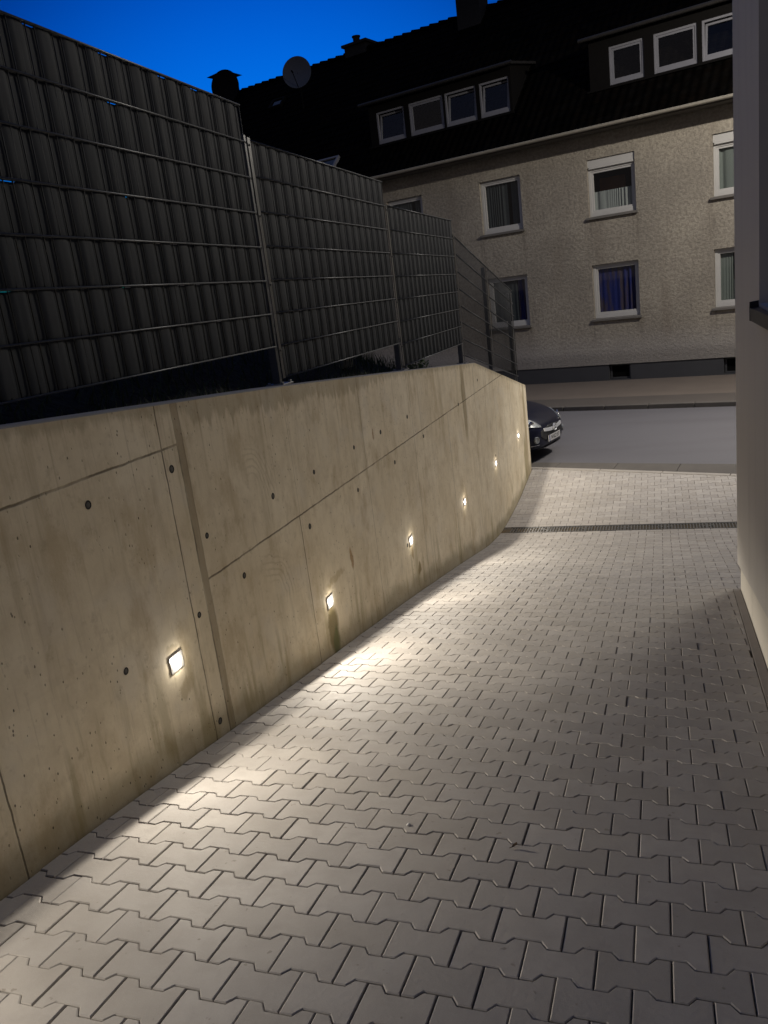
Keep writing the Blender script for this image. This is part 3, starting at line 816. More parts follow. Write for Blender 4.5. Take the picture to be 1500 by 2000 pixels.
def grate(x0):
    b = MB(); y0, y1 = yc-hwid+.0175, yc+hwid-.0175
    def bar(xa, xb, ya, yb): b.hexa([dl(xa, ya, -.03), dl(xb, ya, -.03), dl(xb, yb, -.03), dl(xa, yb, -.03), dl(xa, ya, 0), dl(xb, ya, 0), dl(xb, yb, 0), dl(xa, yb, 0)])
    bar(x0+.002, x0+.498, y0, y0+.018); bar(x0+.002, x0+.498, y1-.018, y1)
    n = 13
    for i in range(n+1):
        xa = x0+.002+i*(.496-.012)/n; bar(xa, xa+.012, y0+.0185, y1-.0185)
    go = b.build('grate', IRON, drain)
    for xb in (x0+.06, x0+.44):
        b = MB()
        b.lathe([(.036, -.025), (.036, .002), (.024, .002), (.022, -.02), (.001, -.02)], dl(xb, yc, 0), (0, 0, 1), 18)
        b.build('locking_ring', IRON, go, smooth=False)
for i in range(9): grate(-1.98+.5*i)

# ------------------------------------------------------------------ building on the right
rb = thing('rendered_building', 'mauve grey rendered building corner with cream plinth on the right edge', 'building', (bx(6.6), 6.6, 0))
ro = Vector(rb.location)
def rl(x, y, z): return (x-ro.x, y-ro.y, z-ro.z)
PR = .016; YC = 6.73; ZT = zz(3.4)
def fx(y): return bx(y)-PR
def pz(y): return zz(-2.378) + (zz(-1.896)-zz(-2.378))*(6.65-y)/(6.65-4.57) if y > -3 else pz(-2.99)
WY0, WY1, WZ0, WZ1 = 3.55, 4.72, zz(-.245), zz(1.55)
b = MB()
def seg(y0, y1, za0, za1, zb0, zb1): b.face([rl(fx(y1), y1, za1), rl(fx(y0), y0, za0), rl(fx(y0), y0, zb0), rl(fx(y1), y1, zb1)])
seg(WY1, YC, pz(WY1), pz(YC), ZT, ZT); seg(WY0, WY1, pz(WY0), pz(WY1), WZ0, WZ0); seg(WY0, WY1, WZ1, WZ1, ZT, ZT)
seg(-2.9, WY0, pz(-2.9), pz(WY0), ZT, ZT)
dp = .17
for q in ([(fx(WY1), WY1, WZ0), (fx(WY1), WY1, WZ1), (fx(WY1)+dp, WY1, WZ1), (fx(WY1)+dp, WY1, WZ0)],
          [(fx(WY0), WY0, WZ0), (fx(WY0)+dp, WY0, WZ0), (fx(WY0)+dp, WY0, WZ1), (fx(WY0), WY0, WZ1)],
          [(fx(WY0), WY0, WZ1), (fx(WY0)+dp, WY0, WZ1), (fx(WY1)+dp, WY1, WZ1), (fx(WY1), WY1, WZ1)],
          [(fx(WY0), WY0, WZ0), (fx(WY1), WY1, WZ0), (fx(WY1)+dp, WY1, WZ0), (fx(WY0)+dp, WY0, WZ0)]):
    b.face([rl(*p) for p in q])
b.face([rl(fx(YC), YC, pz(YC)), rl(fx(YC), YC, ZT), rl(9, YC, ZT), rl(9, YC, pz(YC))])
b.face([rl(fx(YC), YC, pz(YC)), rl(9, YC, pz(YC)), rl(9, YC-.2, pz(YC)), rl(fx(YC), YC-.2, pz(YC))])
b.face([rl(fx(-2.9), -2.9, pz(-2.9)), rl(9, -2.9, pz(-2.9)), rl(9, -2.9, ZT), rl(fx(-2.9), -2.9, ZT)])
b.face([rl(fx(-2.9), -2.9, ZT), rl(9, -2.9, ZT), rl(9, YC, ZT), rl(fx(YC), YC, ZT)])
for y0, y1 in ((-2.9, 2), (2, 4.5), (4.5, YC)):   # underside of the proud render
    b.face([rl(fx(y0), y0, pz(y0)), rl(fx(y1), y1, pz(y1)), rl(bx(y1)+.01, y1, pz(y1)), rl(bx(y0)+.01, y0, pz(y0))])
b.build('wall', LAVENDER, rb)
b = MB()
for i in range(19):
    y0 = -2.9+i*.5; y1 = min(y0+.5, 6.6)
    b.face([rl(bx(y1), y1, gz(y1)-.2), rl(bx(y0), y0, gz(y0)-.2), rl(bx(y0), y0, pz(y0)-.002), rl(bx(y1), y1, pz(y1)-.002)])
b.face([rl(bx(6.6), 6.6, gz(6.6)-.3), rl(bx(6.6), 6.6, pz(6.6)+.01), rl(9, 6.6, pz(6.6)+.01), rl(9, 6.6, gz(6.6)-.3)])
b.build('plinth', CREAM, rb)
wn = MB(); xw = fx(4.1)+dp-.05
wn.box(rl(xw, WY0, WZ0), rl(xw+.05, WY0+.07, WZ1)); wn.box(rl(xw, WY1-.07, WZ0), rl(xw+.05, WY1, WZ1))
wn.box(rl(xw, WY0+.07, WZ0), rl(xw+.05, WY1-.07, WZ0+.07)); wn.box(rl(xw, WY0+.07, WZ1-.07), rl(xw+.05, WY1-.07, WZ1))
wo_ = wn.build('window', SILL_DARK, rb)
b = MB(); b.face([rl(xw+.03, WY0+.07, WZ0+.07), rl(xw+.03, WY1-.07, WZ0+.07), rl(xw+.03, WY1-.07, WZ1-.07), rl(xw+.03, WY0+.07, WZ1-.07)])
b.build('pane', DARKGLASS, wo_)
b = MB()
y0, y1 = WY0-.03, WY1+.03
xo = fx(4.1)-.026
b.hexa([rl(xo, y0, WZ0-.085), rl(xo+.25, y0, WZ0-.07), rl(xo+.25, y1, WZ0-.07), rl(xo, y1, WZ0-.085),
        rl(xo, y0, WZ0-.02), rl(xo+.25, y0, WZ0+.004), rl(xo+.25, y1, WZ0+.004), rl(xo, y1, WZ0-.02)])
b.hexa([rl(xo-.002, y1, WZ0-.087), rl(xo+.045, y1, WZ0-.085), rl(xo+.045, y1+.012, WZ0-.085), rl(xo-.002, y1+.012, WZ0-.087),
        rl(xo-.002, y1, WZ0+.012), rl(xo+.045, y1, WZ0+.016), rl(xo+.045, y1+.012, WZ0+.016), rl(xo-.002, y1+.012, WZ0+.012)])
b.build('sill', SILL_DARK, wo_, bevel=.002)

# ------------------------------------------------------------------ house across the street (local axes: x right, y into the house, z up)
UL, UR, DEEP, EAVE, OVH = -23.0, 10.0, 10.0, 6.62, .56
SLOPE = (11.9-6.62)/(5.0+OVH)
house = thing('apartment_house', 'two storey roughcast apartment house with dark tiled roof and long dormers across the street', 'house', tuple(P0), HROT)
# windows: u centre, bottom, top
ROWS = [(4.44, 5.92), (1.72, 3.20)]
COLS = [-9.45, -6.22, -3.0, .20, 3.4, 6.6]
WW = .64
def in_open(u, w):
    return any(abs(u-c) < WW and lo < w < hi for c in COLS for lo, hi in ROWS)
CELL = [(-3.0, .03, .44), (.07, .04, .43)]
ucuts = sorted(set([UL, UR] + [c+s*WW for c in COLS for s in (-1, 1)])); wcuts = sorted(set([.45, 6.9] + [q for r in ROWS for q in r]))
b = MB()
for u0, u1 in zip(ucuts, ucuts[1:]):
    for w0, w1 in zip(wcuts, wcuts[1:]):
        if in_open((u0+u1)/2, (w0+w1)/2): continue
        b.face([(u0, 0, w0), (u1, 0, w0), (u1, 0, w1), (u0, 0, w1)])
RD = .14
for c in COLS:
    for lo, hi in ROWS:
        a, d = c-WW, c+WW
        b.face([(a, 0, lo), (a, 0, hi), (a, RD, hi), (a, RD, lo)]); b.face([(d, 0, lo), (d, RD, lo), (d, RD, hi), (d, 0, hi)])
        b.face([(a, 0, hi), (d, 0, hi), (d, RD, hi), (a, RD, hi)]); b.face([(a, 0, lo), (a, RD, lo), (d, RD, lo), (d, 0, lo)])
# side and back walls with gables, underside of the proud render
rz_ = EAVE + SLOPE*(OVH+DEEP/2)
for u in (UL, UR):
    b.face([(u, 0, .45), (u, DEEP, .45), (u, DEEP, EAVE+SLOPE*OVH), (u, DEEP/2, rz_-.05), (u, 0, EAVE+SLOPE*OVH-.05)])
b.face([(UL, DEEP, 0), (UL, DEEP, EAVE+.3), (UR, DEEP, EAVE+.3), (UR, DEEP, 0)])
b.face([(UL, 0, .45), (UL, .03, .45), (UR, .03, .45), (UR, 0, .45)])
b.build('facade', ROUGH, house)
b = MB()   # plinth with cellar window recesses
segs = [UL, -3.31, -2.70, -.25, .42, UR]
for i, (u0, u1) in enumerate(zip(segs, segs[1:])):
    if i % 2 == 0: b.face([(u0, .025, -.1), (u1, .025, -.1), (u1, .025, .45), (u0, .025, .45)])
    else:
        b.face([(u0, .025, -.1), (u1, .025, -.1), (u1, .025, .02), (u0, .025, .02)])
        b.face([(u0, .025, .02), (u0, .025, .45), (u0, .2, .45), (u0, .2, .02)]); b.face([(u1, .025, .02), (u1, .2, .02), (u1, .2, .45), (u1, .025, .45)])
        b.face([(u0, .025, .02), (u0, .2, .02), (u1, .2, .02), (u1, .025, .02)])
b.face([(UL, .025, -.1), (UL, DEEP, -.1), (UL, DEEP, .45), (UL, .025, .45)]); b.face([(UR, .025, -.1), (UR, .025, .45), (UR, DEEP, .45), (UR, DEEP, -.1)])
b.build('plinth', PLINTH, house)
for (u0, u1) in ((-3.31, -2.70), (-.25, .42)):
    b = MB(); b.box((u0+.01, .15, .02), (u1-.01, .19, .45)); 
    cw = b.build('cellar_window', BLACK, house)
    b = MB(); b.box((u0+.02, .12, .03), (u0+.06, .15, .44)); b.box((u1-.06, .12, .03), (u1-.02, .15, .44)); b.box((u0+.06, .12, .03), (u1-.06, .15, .07)); b.box((u0+.06, .12, .40), (u1-.06, .15, .44))
    b.build('frame', PLINTH, cw)
# dark inside
b = MB(); b.face([(UL+.1, 2.6, -.05), (UR-.1, 2.6, -.05), (UR-.1, 2.6, 6.6), (UL+.1, 2.6, 6.6)])
b.face([(UL+.1, .03, 3.9), (UR-.1, .03, 3.9), (UR-.1, 2.6, 3.9), (UL+.1, 2.6, 3.9)])
b.build('room_wall', plain('dim_room_wall', (.03, .026, .022), .9, spec=.1), house)

CUR_GREY = mat_curtain('grey_green_curtain', (.055, .06, .062)); CUR_WHITE = mat_curtain('white_net_curtain', (.27, .28, .27), 60)
CUR_BLUE = mat_blue(); CUR_LACE = mat_curtain('lace_curtain', (.17, .185, .17), 45)
def window_at(c, lo, hi, style):
    a, d = c-WW, c+WW; y0, y1 = RD-.055, RD+.03
    top = hi
    fw = .075
    b = MB()
    b.box((a+.002, y0, lo+.03), (a+fw, y1, top-.002)); b.box((d-fw, y0, lo+.03), (d-.002, y1, top-.002))
    b.box((a+fw, y0, lo+.03), (d-fw, y1, lo+.03+.11)); b.box((a+fw, y0, top-fw), (d-fw, y1, top-.002))
    # sash, a thin step inside the frame
    sa, sd, sl, sh = a+fw, d-fw, lo+.14, top-fw
    yb = y0+.018
    if style in ('box', 'boxlace'): sh = top-.30
    b.box((sa, yb, sl), (sa+.05, y1, sh)); b.box((sd-.05, yb, sl), (sd, y1, sh)); b.box((sa+.05, yb, sl), (sd-.05, y1, sl+.05)); b.box((sa+.05, yb, sh-.05), (sd-.05, y1, sh))
    w = b.build('window', WHITE, house, bevel=.004)
    if style in ('box', 'boxlace'):
        b = MB(); b.box((a+.003, y0-.045, top-.19), (d-.003, y0-.001, top-.003)); b.box((a+fw, y0+.001, top-.30), (d-fw, y1, top-fw-.001))
        b.box((a+.04, y0-.06, top-.24), (d-.04, y0-.001, top-.192)); b.build('shutter_box', WHITE, w, bevel=.003)
    b = MB(); b.face([(sa+.05, y1-.015, sl+.05), (sd-.05, y1-.015, sl+.05), (sd-.05, y1-.015, sh-.05), (sa+.05, y1-.015, sh-.05)])
    b.build('pane', GLASS, w)
    b = MB(); b.hexa([(a-.06, -.075, lo-.045), (d+.05, -.075, lo-.045), (d+.05, y0, lo-.03), (a-.06, y0, lo-.03), (a-.06, -.075, lo+.012), (d+.05, -.075, lo+.012), (d+.05, y0-.001, lo+.03), (a-.06, y0-.001, lo+.03)])
    b.build('sill', SILL, w, bevel=.004)
    r_ = random.Random(int(c*10+lo*100))
    def drape(u0, u1, z0, z1, mat, folds, amp0, yo=.03, name='curtain'):
        b = MB(); N = int(folds*10)
        ph = [r_.uniform(-.6, .6) for _ in range(folds+2)]
        w1, w2, p3 = r_.uniform(.5, .9), r_.uniform(.3, .6), r_.uniform(0, 6)
        def fn(s, t):
            k = s*folds + w1*math.sin(2.1*s*folds/3+p3) + w2*math.sin(s*folds*.9+1.7*p3); i = int(s*folds)
            amp = amp0*(.55+.45*math.sin(s*folds*.7+p3))*(1.15-.4*t)
            return (u0+(u1-u0)*s, y1+yo+amp*math.sin(2*math.pi*k+ph[min(i, folds)]*t), z0+(z1-z0)*t)
        b.grid(fn, N, 4); b.build(name, mat, w, smooth=True)
    if style == 'grey': drape(sa+.0, c+.15, sl, sh, CUR_GREY, 8, .03); drape(c+.25, sd, sl, sh, CUR_GREY, 4, .02, .06)
    elif style == 'box':
        drape(sa, sd, sl, sl+.52, CUR_WHITE, 13, .026, .03)
        b = MB(); b.box((sa-.1, 1.1, sl-.2), (sa+.62, 1.16, sh-.10)); b.build('wardrobe_door', plain('orange_wood', (.24, .085, .028), .5, 0, .25, 4), w)
    elif style == 'boxlace': drape(sa, sd, sl, sh, CUR_LACE, 9, .03)
    elif style == 'blue': drape(sa, sd, sl, sh, CUR_BLUE, 7, .035)
    elif style == 'side': drape(sa+.02, sa+.34, sl, sh, CUR_LACE, 4, .03); drape(sa+.35, sd, sl, sl+.55, CUR_GREY, 5, .03, .07)
    elif style == 'pale': drape(sa, sa+.8, sl, sh, CUR_GREY, 5, .03); drape(sa+.82, sd, sl, sh, CUR_BLUE, 3, .02)
for c, st in zip(COLS, ('grey', 'grey', 'box', 'boxlace', 'grey', 'grey')): window_at(c, *ROWS[0], st)
for c, st in zip(COLS, ('pale', 'pale', 'blue', 'side', 'grey', 'blue')): window_at(c, *ROWS[1], st)

# roof as courses of overlapping tiles
b = MB()
NC = 23; ytop = DEEP/2
for k in range(NC):
    s0, s1 = k/NC, (k+1)/NC
    ya, yb = -OVH+(ytop+OVH)*s0, -OVH+(ytop+OVH)*s1
    za, zb = EAVE+SLOPE*(ya+OVH), EAVE+SLOPE*(yb+OVH)
    b.face([(UL-.2, ya, za+.035), (UR+.2, ya, za+.035), (UR+.2, yb, zb+.004), (UL-.2, yb, zb+.004)])
    b.face([(UL-.2, ya, za-.01), (UR+.2, ya, za-.01), (UR+.2, ya, za+.035), (UL-.2, ya, za+.035)])
    b.face([(UL-.2, DEEP-ya, za), (UL-.2, DEEP-yb, zb), (UR+.2, DEEP-yb, zb), (UR+.2, DEEP-ya, za)])
for u in (UL-.2, UR+.2):
    b.face([(u, -OVH, EAVE+.03), (u, ytop, rz_), (u, DEEP+OVH, EAVE+.03), (u, DEEP+OVH, EAVE-.12), (u, ytop, rz_-.15), (u, -OVH, EAVE-.12)])
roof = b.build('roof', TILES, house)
b = MB(); u = UL-.2
while u < UR+.2:    # ridge caps, each lapping over its neighbour
    r0, r1 = .145, .115
    P = []
    for uu, r, dz in ((u, r0, .018), (u+.40, r1, -.012)):
        P.append([(uu, ytop+r*math.cos(t), rz_-.05+dz+r*math.sin(t)) for t in [math.pi*i/10 for i in range(11)]])
    for i in range(10): b.face([P[0][i], P[1][i], P[1][i+1], P[0][i+1]])
    b.face(P[0]); u += .37
b.build('ridge_cap', TILES, roof)
b = MB()   # soffit and eave board
b.face([(UL-.2, -OVH+.02, EAVE-.09), (UL-.2, .0, EAVE-.09), (UR+.2, 0, EAVE-.09), (UR+.2, -OVH+.02, EAVE-.09)])
b.box((UL-.2, -OVH+.0, EAVE-.10), (UR+.2, -OVH+.02, EAVE-.012))
b.build('soffit', SOFFIT, house)
b = MB()   # half round gutter with joints
for u0 in range(int(UL), int(UR)+1, 3):
    u1 = min(u0+3.0, UR+.2); rr = .065; cy_, cz_ = -OVH-.068, EAVE-.005
    prof = [(math.cos(t), math.sin(t)) for t in [math.pi+math.pi*i/8 for i in range(9)]]
    for i in range(8):
        (c0, s0), (c1, s1) = prof[i], prof[i+1]
        b.face([(u0, cy_+rr*c0, cz_+rr*s0), (u1, cy_+rr*c0, cz_+rr*s0), (u1, cy_+rr*c1, cz_+rr*s1), (u0, cy_+rr*c1, cz_+rr*s1)])
    b.tube([(u0, cy_-rr, cz_), (u1, cy_-rr, cz_)], .009, 6)
    rr2 = rr+.005
    for i in range(8):
        (c0, s0), (c1, s1) = prof[i], prof[i+1]
        b.face([(u0-.04, cy_+rr2*c0, cz_+rr2*s0), (u0+.04, cy_+rr2*c0, cz_+rr2*s0), (u0+.04, cy_+rr2*c1, cz_+rr2*s1), (u0-.04, cy_+rr2*c1, cz_+rr2*s1)])
b.build('gutter', GUTTER, house)

# long shed dormers with a row of windows each
def roofz(y): return EAVE+SLOPE*(y+OVH)
def dormer(u0, u1, wins):
    yf = .50; wl_, wh = 7.52, 8.86
    dsl = .15
    yend = yf; 
    while wh+dsl*(yend-yf) > roofz(yend): yend += .02
    b = MB()
    ucut = sorted([u0+.15, u1-.15]+[q for w_ in wins for q in (w_[0], w_[1])])
    for a, d in zip(ucut, ucut[1:]):
        m_ = (a+d)/2
        if any(w_[0] < m_ < w_[1] for w_ in wins):
            b.face([(a, yf, wl_-.3), (d, yf, wl_-.3), (d, yf, 7.70), (a, yf, 7.70)]); b.face([(a, yf, 8.62), (d, yf, 8.62), (d, yf, wh), (a, yf, wh)])
            b.face([(a, yf, 7.7), (a, yf, 8.62), (a, yf+.12, 8.62), (a, yf+.12, 7.7)]); b.face([(d, yf, 7.7), (d, yf+.12, 7.7), (d, yf+.12, 8.62), (d, yf, 8.62)])
            b.face([(a, yf, 7.7), (a, yf+.12, 7.7), (d, yf+.12, 7.7), (d, yf, 7.7)]); b.face([(a, yf, 8.62), (d, yf, 8.62), (d, yf+.12, 8.62), (a, yf+.12, 8.62)])
            b.face([(a-.02, yf+1.2, 7.6), (d+.02, yf+1.2, 7.6), (d+.02, yf+1.2, 8.8), (a-.02, yf+1.2, 8.8)])
        else: b.face([(a, yf, wl_-.3), (d, yf, wl_-.3), (d, yf, wh), (a, yf, wh)])
    for u in (u0+.15, u1-.15): b.face([(u, yf, wl_-.3), (u, yf, wh), (u, yend, wh+dsl*(yend-yf))])
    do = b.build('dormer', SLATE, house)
    b = MB()
    ya = yf-.22
    b.hexa([(u0, ya, wh-.02), (u1, ya, wh-.02), (u1, yend, wh+dsl*(yend-ya)-.02), (u0, yend, wh+dsl*(yend-ya)-.02),
            (u0, ya, wh+.05), (u1, ya, wh+.05), (u1, yend, wh+dsl*(yend-ya)+.05), (u0, yend, wh+dsl*(yend-ya)+.05)])
    b.tube([(u0-.02, ya-.05, wh+.015), (u1+.02, ya-.05, wh+.015)], .05, 8)
    b.build('dormer_roof', DORMER_EDGE, do)
    b = MB(); b.box((u0+.10, yf-.10, 7.615), (u1-.10, yf+.001, 7.66)); b.build('dormer_sill', SLATE, do)
    for (a, d, tilt) in wins:
        b = MB(); lo, hi = 7.702, 8.618; y0, y1 = yf+.03, yf+.09; fw = .055
        b.box((a+.001, y0, lo), (a+fw, y1, hi)); b.box((d-fw, y0, lo), (d-.001, y1, hi)); b.box((a+fw, y0, lo), (d-fw, y1, lo+.085)); b.box((a+fw, y0, hi-fw), (d-fw, y1, hi))
        w = b.build('dormer_window', DWHITE, do, bevel=.004)
        sa, sd, sl, sh = a+fw+.003, d-fw-.003, lo+.088, hi-fw-.003
        th = math.radians(8.5 if tilt else 0)
        def tp(u, y, z): 
            dz = z-sl; dy = y-(y0+.02)
            return (u, y0+.02+dy*math.cos(th)+dz*math.sin(th), sl+dz*math.cos(th)-dy*math.sin(th))
        b = MB(); s_ = .05
        def tb(u0_, u1_, z0_, z1_): b.hexa([tp(u0_, y0+.02, z0_), tp(u1_, y0+.02, z0_), tp(u1_, y0+.065, z0_), tp(u0_, y0+.065, z0_), tp(u0_, y0+.02, z1_), tp(u1_, y0+.02, z1_), tp(u1_, y0+.065, z1_), tp(u0_, y0+.065, z1_)])
        tb(sa, sa+s_, sl, sh); tb(sd-s_, sd, sl, sh); tb(sa+s_, sd-s_, sl, sl+s_); tb(sa+s_, sd-s_, sh-s_, sh)
        b.build('sash', DWHITE, w)
        b = MB(); b.face([tp(sa+s_, y0+.045, sl+s_), tp(sd-s_, y0+.045, sl+s_), tp(sd-s_, y0+.045, sh-s_), tp(sa+s_, y0+.045, sh-s_)])
        b.build('pane', GLASS, w)
DORMER_EDGE = plain('dormer_eave_metal', (.022, .02, .018), .5, .3, .2, 5)
dormer(-10.85, -5.70, [(-10.44, -9.42, 1), (-9.25, -8.06, 0), (-8.06+.06, -6.97, 1), (-6.86, -5.93, 1)])
dormer(-3.75, 2.6, [(-3.07, -2.17, 0), (-1.92, -.86, 0), (-.75, .30, 1), (.45, 1.4, 0)])
# small roof window and a half hidden white framed roof light lower down
def skylight(u, w, du, dw, mat):
    y = (w-EAVE)/SLOPE-OVH
    def sp(a, s, n): return (u+a, y+s*1/math.hypot(1, SLOPE)-n*SLOPE/math.hypot(1, SLOPE), w+s*SLOPE/math.hypot(1, SLOPE)+n/math.hypot(1, SLOPE))
    b = MB(); f = .07
    for (a0, a1, s0, s1) in ((0, f, 0, dw), (du-f, du, 0, dw), (f, du-f, 0, f), (f, du-f, dw-f, dw)):
        b.hexa([sp(a0, s0, 0), sp(a1, s0, 0), sp(a1, s1, 0), sp(a0, s1, 0), sp(a0, s0, .11), sp(a1, s0, .11), sp(a1, s1, .11), sp(a0, s1, .11)])
    so = b.build('skylight', mat, roof)
    b = MB(); b.face([sp(f, f, .07), sp(du-f, f, .07), sp(du-f, dw-f, .07), sp(f, dw-f, .07)]); b.build('pane', DARKGLASS, so)
skylight(-17.05, 10.45, .62, .5, SLATE)
skylight(-13.25, 6.95, 1.3, .95, DWHITE)

# chimneys
def chimney(u, y, w0, w1, du, dy, cap):
    b = MB()
    b.box((u-du/2, y-dy/2, w0), (u+du/2, y+dy/2, w1)); 
    co = b.build('chimney', CHIM, roof, bevel=.01)
    b = MB()
    if cap == 'slab':
        b.box((u-du/2-.08, y-dy/2-.08, w1+.001), (u+du/2+.08, y+dy/2+.08, w1+.09))
        b.lathe([(.13, .09), (.13, .34), (.16, .34), (.16, .38), (.10, .38), (.10, .1)], (u-.12, y, w1), (0, 0, 1), 16)
    else:
        for sx_ in (-1, 1):
            for sy in (-1, 1): b.box((u+sx_*.16-.03, y+sy*.16-.03, w1), (u+sx_*.16+.03, y+sy*.16+.03, w1+.24))
        b.box((u-.19, y-.19, w1+.0), (u+.19, y+.19, w1+.16))
        r = .52; n = len(b.v)
        z_ = w1+.22
        q = [(u-r, y-r, z_), (u+r, y-r, z_), (u+r, y+r, z_), (u-r, y+r, z_)]
        b.face(q[::-1])
        for i in range(4): b.face([q[i], q[(i+1) % 4], (u, y, z_+.25)])
    b.build('chimney_cap', CHIM, co)
CHIM = plain('dark_chimney_brick', (.018, .017, .017), .85, 0, .3, 10, .3, spec=.1)
chimney(-8.86, 4.72, 10.5, 14.6, .84, .7, 'slab')
chimney(-13.75, 5.2, 10.8, 12.12, .95, .7, 'slab')
chimney(-20.3, 4.9, 10.8, 12.40, .80, .7, 'hood')

# satellite dishes on the roof
def dish(u, y, w, r, aim, label, dark=False):
    p = hw(u, -y, w); 
    t = thing('satellite_dish', label, 'satellite dish', tuple(p), HROT)
    ax = Vector(aim).normalized()
    b = MB(); prof = [(r*q, .16*r*(q*q-1)*-1*-1) for q in (0.02, .25, .5, .75, .92, 1.0)]
    b.lathe(prof+[(r*1.02, .0), (r*1.0, -.012), (r*.75, .16*r*(.75**2-1)-.014), (.02, -.16*r-.014)], (0, 0, 0), ax, 32)
    b.build('reflector', DISH if not dark else SLATE, t, smooth=True, fix=True)
    b = MB(); low = Vector((0, 0, -1)) - ax*(-ax.z); low.normalize()
    tip = ax*r*1.05 + low*r*.35
    b.tube([low*r*.95, tip], .014, 8); b.build('feed_arm', SLATE, t)
    b = MB(); b.tube([tip-ax*.03, tip+ax*.10], .03, 10); b.build('receiver', SLATE, t)
    b = MB(); zr = roofz(y)-w
    b.tube([(-ax*.10*r-ax*.05), Vector((0, .12, -.1)), Vector((0, .12, min(zr, -.2)-.6))], .024, 8); b.build('mast', SLATE, t)
dish(-15.08, 2.9, 11.24, .53, (.40, -1, .12), 'round grey satellite dish breaking the roof ridge line left of the small chimney')
dish(-19.55, 4.0, 11.95, .60, (.3, -1, .0), 'dark satellite dish seen partly edge on beside the hooded chimney', True)

# ------------------------------------------------------------------ street lamp (stands behind the right-hand building)
lp = hw(4.2, 4.25, .10, True)
sl = thing('street_lamp', 'tall street lamp on the far pavement that lights the house front', 'street lamp', tuple(lp), HROT)
b = MB(); b.tube([(0, 0, 0), (0, 0, 1.2), (0, 0, 8.65), (0, -.15, 9.0), (0, -.6, 9.15)], [.085, .07, .05, .04, .035], 12); b.build('pole', GALV, sl, smooth=True)
b = MB(); b.hexa([(-.14, -1.15, 9.09), (.14, -1.15, 9.09), (.1, -.5, 9.09), (-.1, -.5, 9.09), (-.10, -1.1, 9.21), (.10, -1.1, 9.21), (.08, -.5, 9.21), (-.08, -.5, 9.21)])
b.build('lamp_head', STEEL, sl, bevel=.02)
b = MB(); b.face([(-.11, -1.1, 9.086), (-.09, -.6, 9.086), (.09, -.6, 9.086), (.11, -1.1, 9.086)]); b.build('lens', STREET_LENS, sl)
l = bpy.data.lights.new('street_light', 'SPOT'); l.energy = STREET_LAMP_W; l.color = (1.0, .93, .84); l.spot_size = math.radians(128); l.spot_blend = .4; l.shadow_soft_size = .10
lo = bpy.data.objects.new('street_light', l); COL.objects.link(lo); lo.parent = sl; lo.location = (0, -.85, 9.05)
lo.rotation_euler = Vector((-.55, .35, -.75)).to_track_quat('-Z', 'Y').to_euler()

# added fill light, no visible source: brightens drive and wall with soft shadows
l = bpy.data.lights.new('drive_fill', 'SPOT'); l.energy = DRIVE_FILL_W; l.color = (1.0, .93, .82); l.spot_size = math.radians(150); l.spot_blend = .6; l.shadow_soft_size = 1.7
lo = bpy.data.objects.new('drive_fill', l); COL.objects.link(lo); lo.parent = sl; lo.location = (0, -1.1, 9.05)
lo.rotation_euler = Vector((-.45, -.80, -.42)).to_track_quat('-Z', 'Y').to_euler()

# ------------------------------------------------------------------ parked car (local x forward, y left, z up)
cu_, cv_ = -1.33, 9.26
cp = hw(cu_, cv_, -.02, True)
car = thing('parked_car', 'dark navy small hatchback parked on the street with its nose past the wall end', 'car', tuple(cp), HROT)
STN = [ # x, z bottom, half width, z belt, z shoulder, w shoulder, z top, w top
 (-.00, .28, .42, .45, .58, .40, .64, .30), (-.05, .24, .62, .44, .62, .60, .70, .46), (-.16, .20, .76, .46, .66, .73, .79, .56),
 (-.36, .19, .82, .50, .72, .79, .90, .62), (-.70, .19, .85, .52, .80, .82, .985, .66), (-1.05, .19, .86, .54, .86, .83, 1.03, .70),
 (-1.45, .19, .86, .54, .90, .83, 1.28, .62), (-1.95, .19, .86, .54, .92, .83, 1.46, .56), (-2.6, .19, .86, .54, .93, .83, 1.47, .55),
 (-3.2, .20, .85, .54, .93, .81, 1.38, .53), (-3.5, .24, .80, .54, .90, .76, 1.08, .55), (-3.66, .30, .70, .54, .80, .66, .90, .50)]
b = MB(); rings = []
for (x, zb_, w_, zm, zs_, ws_, zt_, wt2) in STN:
    hp = [(0, zb_), (w_*.55, zb_), (w_*.88, zb_+.03), (w_, zb_+.14), (w_*1.01, zm), (ws_*1.01, zs_-.04), (ws_*.97, zs_), (wt2+.06, zt_-.05), (wt2*.85, zt_-.01), (wt2*.45, zt_+.008), (0, zt_+.012)]
    ring = [(x, y, z) for y, z in hp] + [(x, -y, z) for y, z in hp[-2:0:-1]]
    rings.append(len(b.v)); b.v += ring; K = len(ring)
for i in range(len(rings)-1):
    for k in range(K):
        k2 = (k+1) % K; b.f.append((rings[i]+k, rings[i+1]+k, rings[i+1]+k2, rings[i]+k2)); b.m.append(0)
b.f.append(tuple(rings[0]+k for k in range(K))); b.m.append(0); b.f.append(tuple(rings[-1]+k for k in reversed(range(K)))); b.m.append(0)
body = b.build('body', CAR_PAINT, car, smooth=True, fix=True)
sd = body.modifiers.new('sub', 'SUBSURF'); sd.levels = 2; sd.render_levels = 2
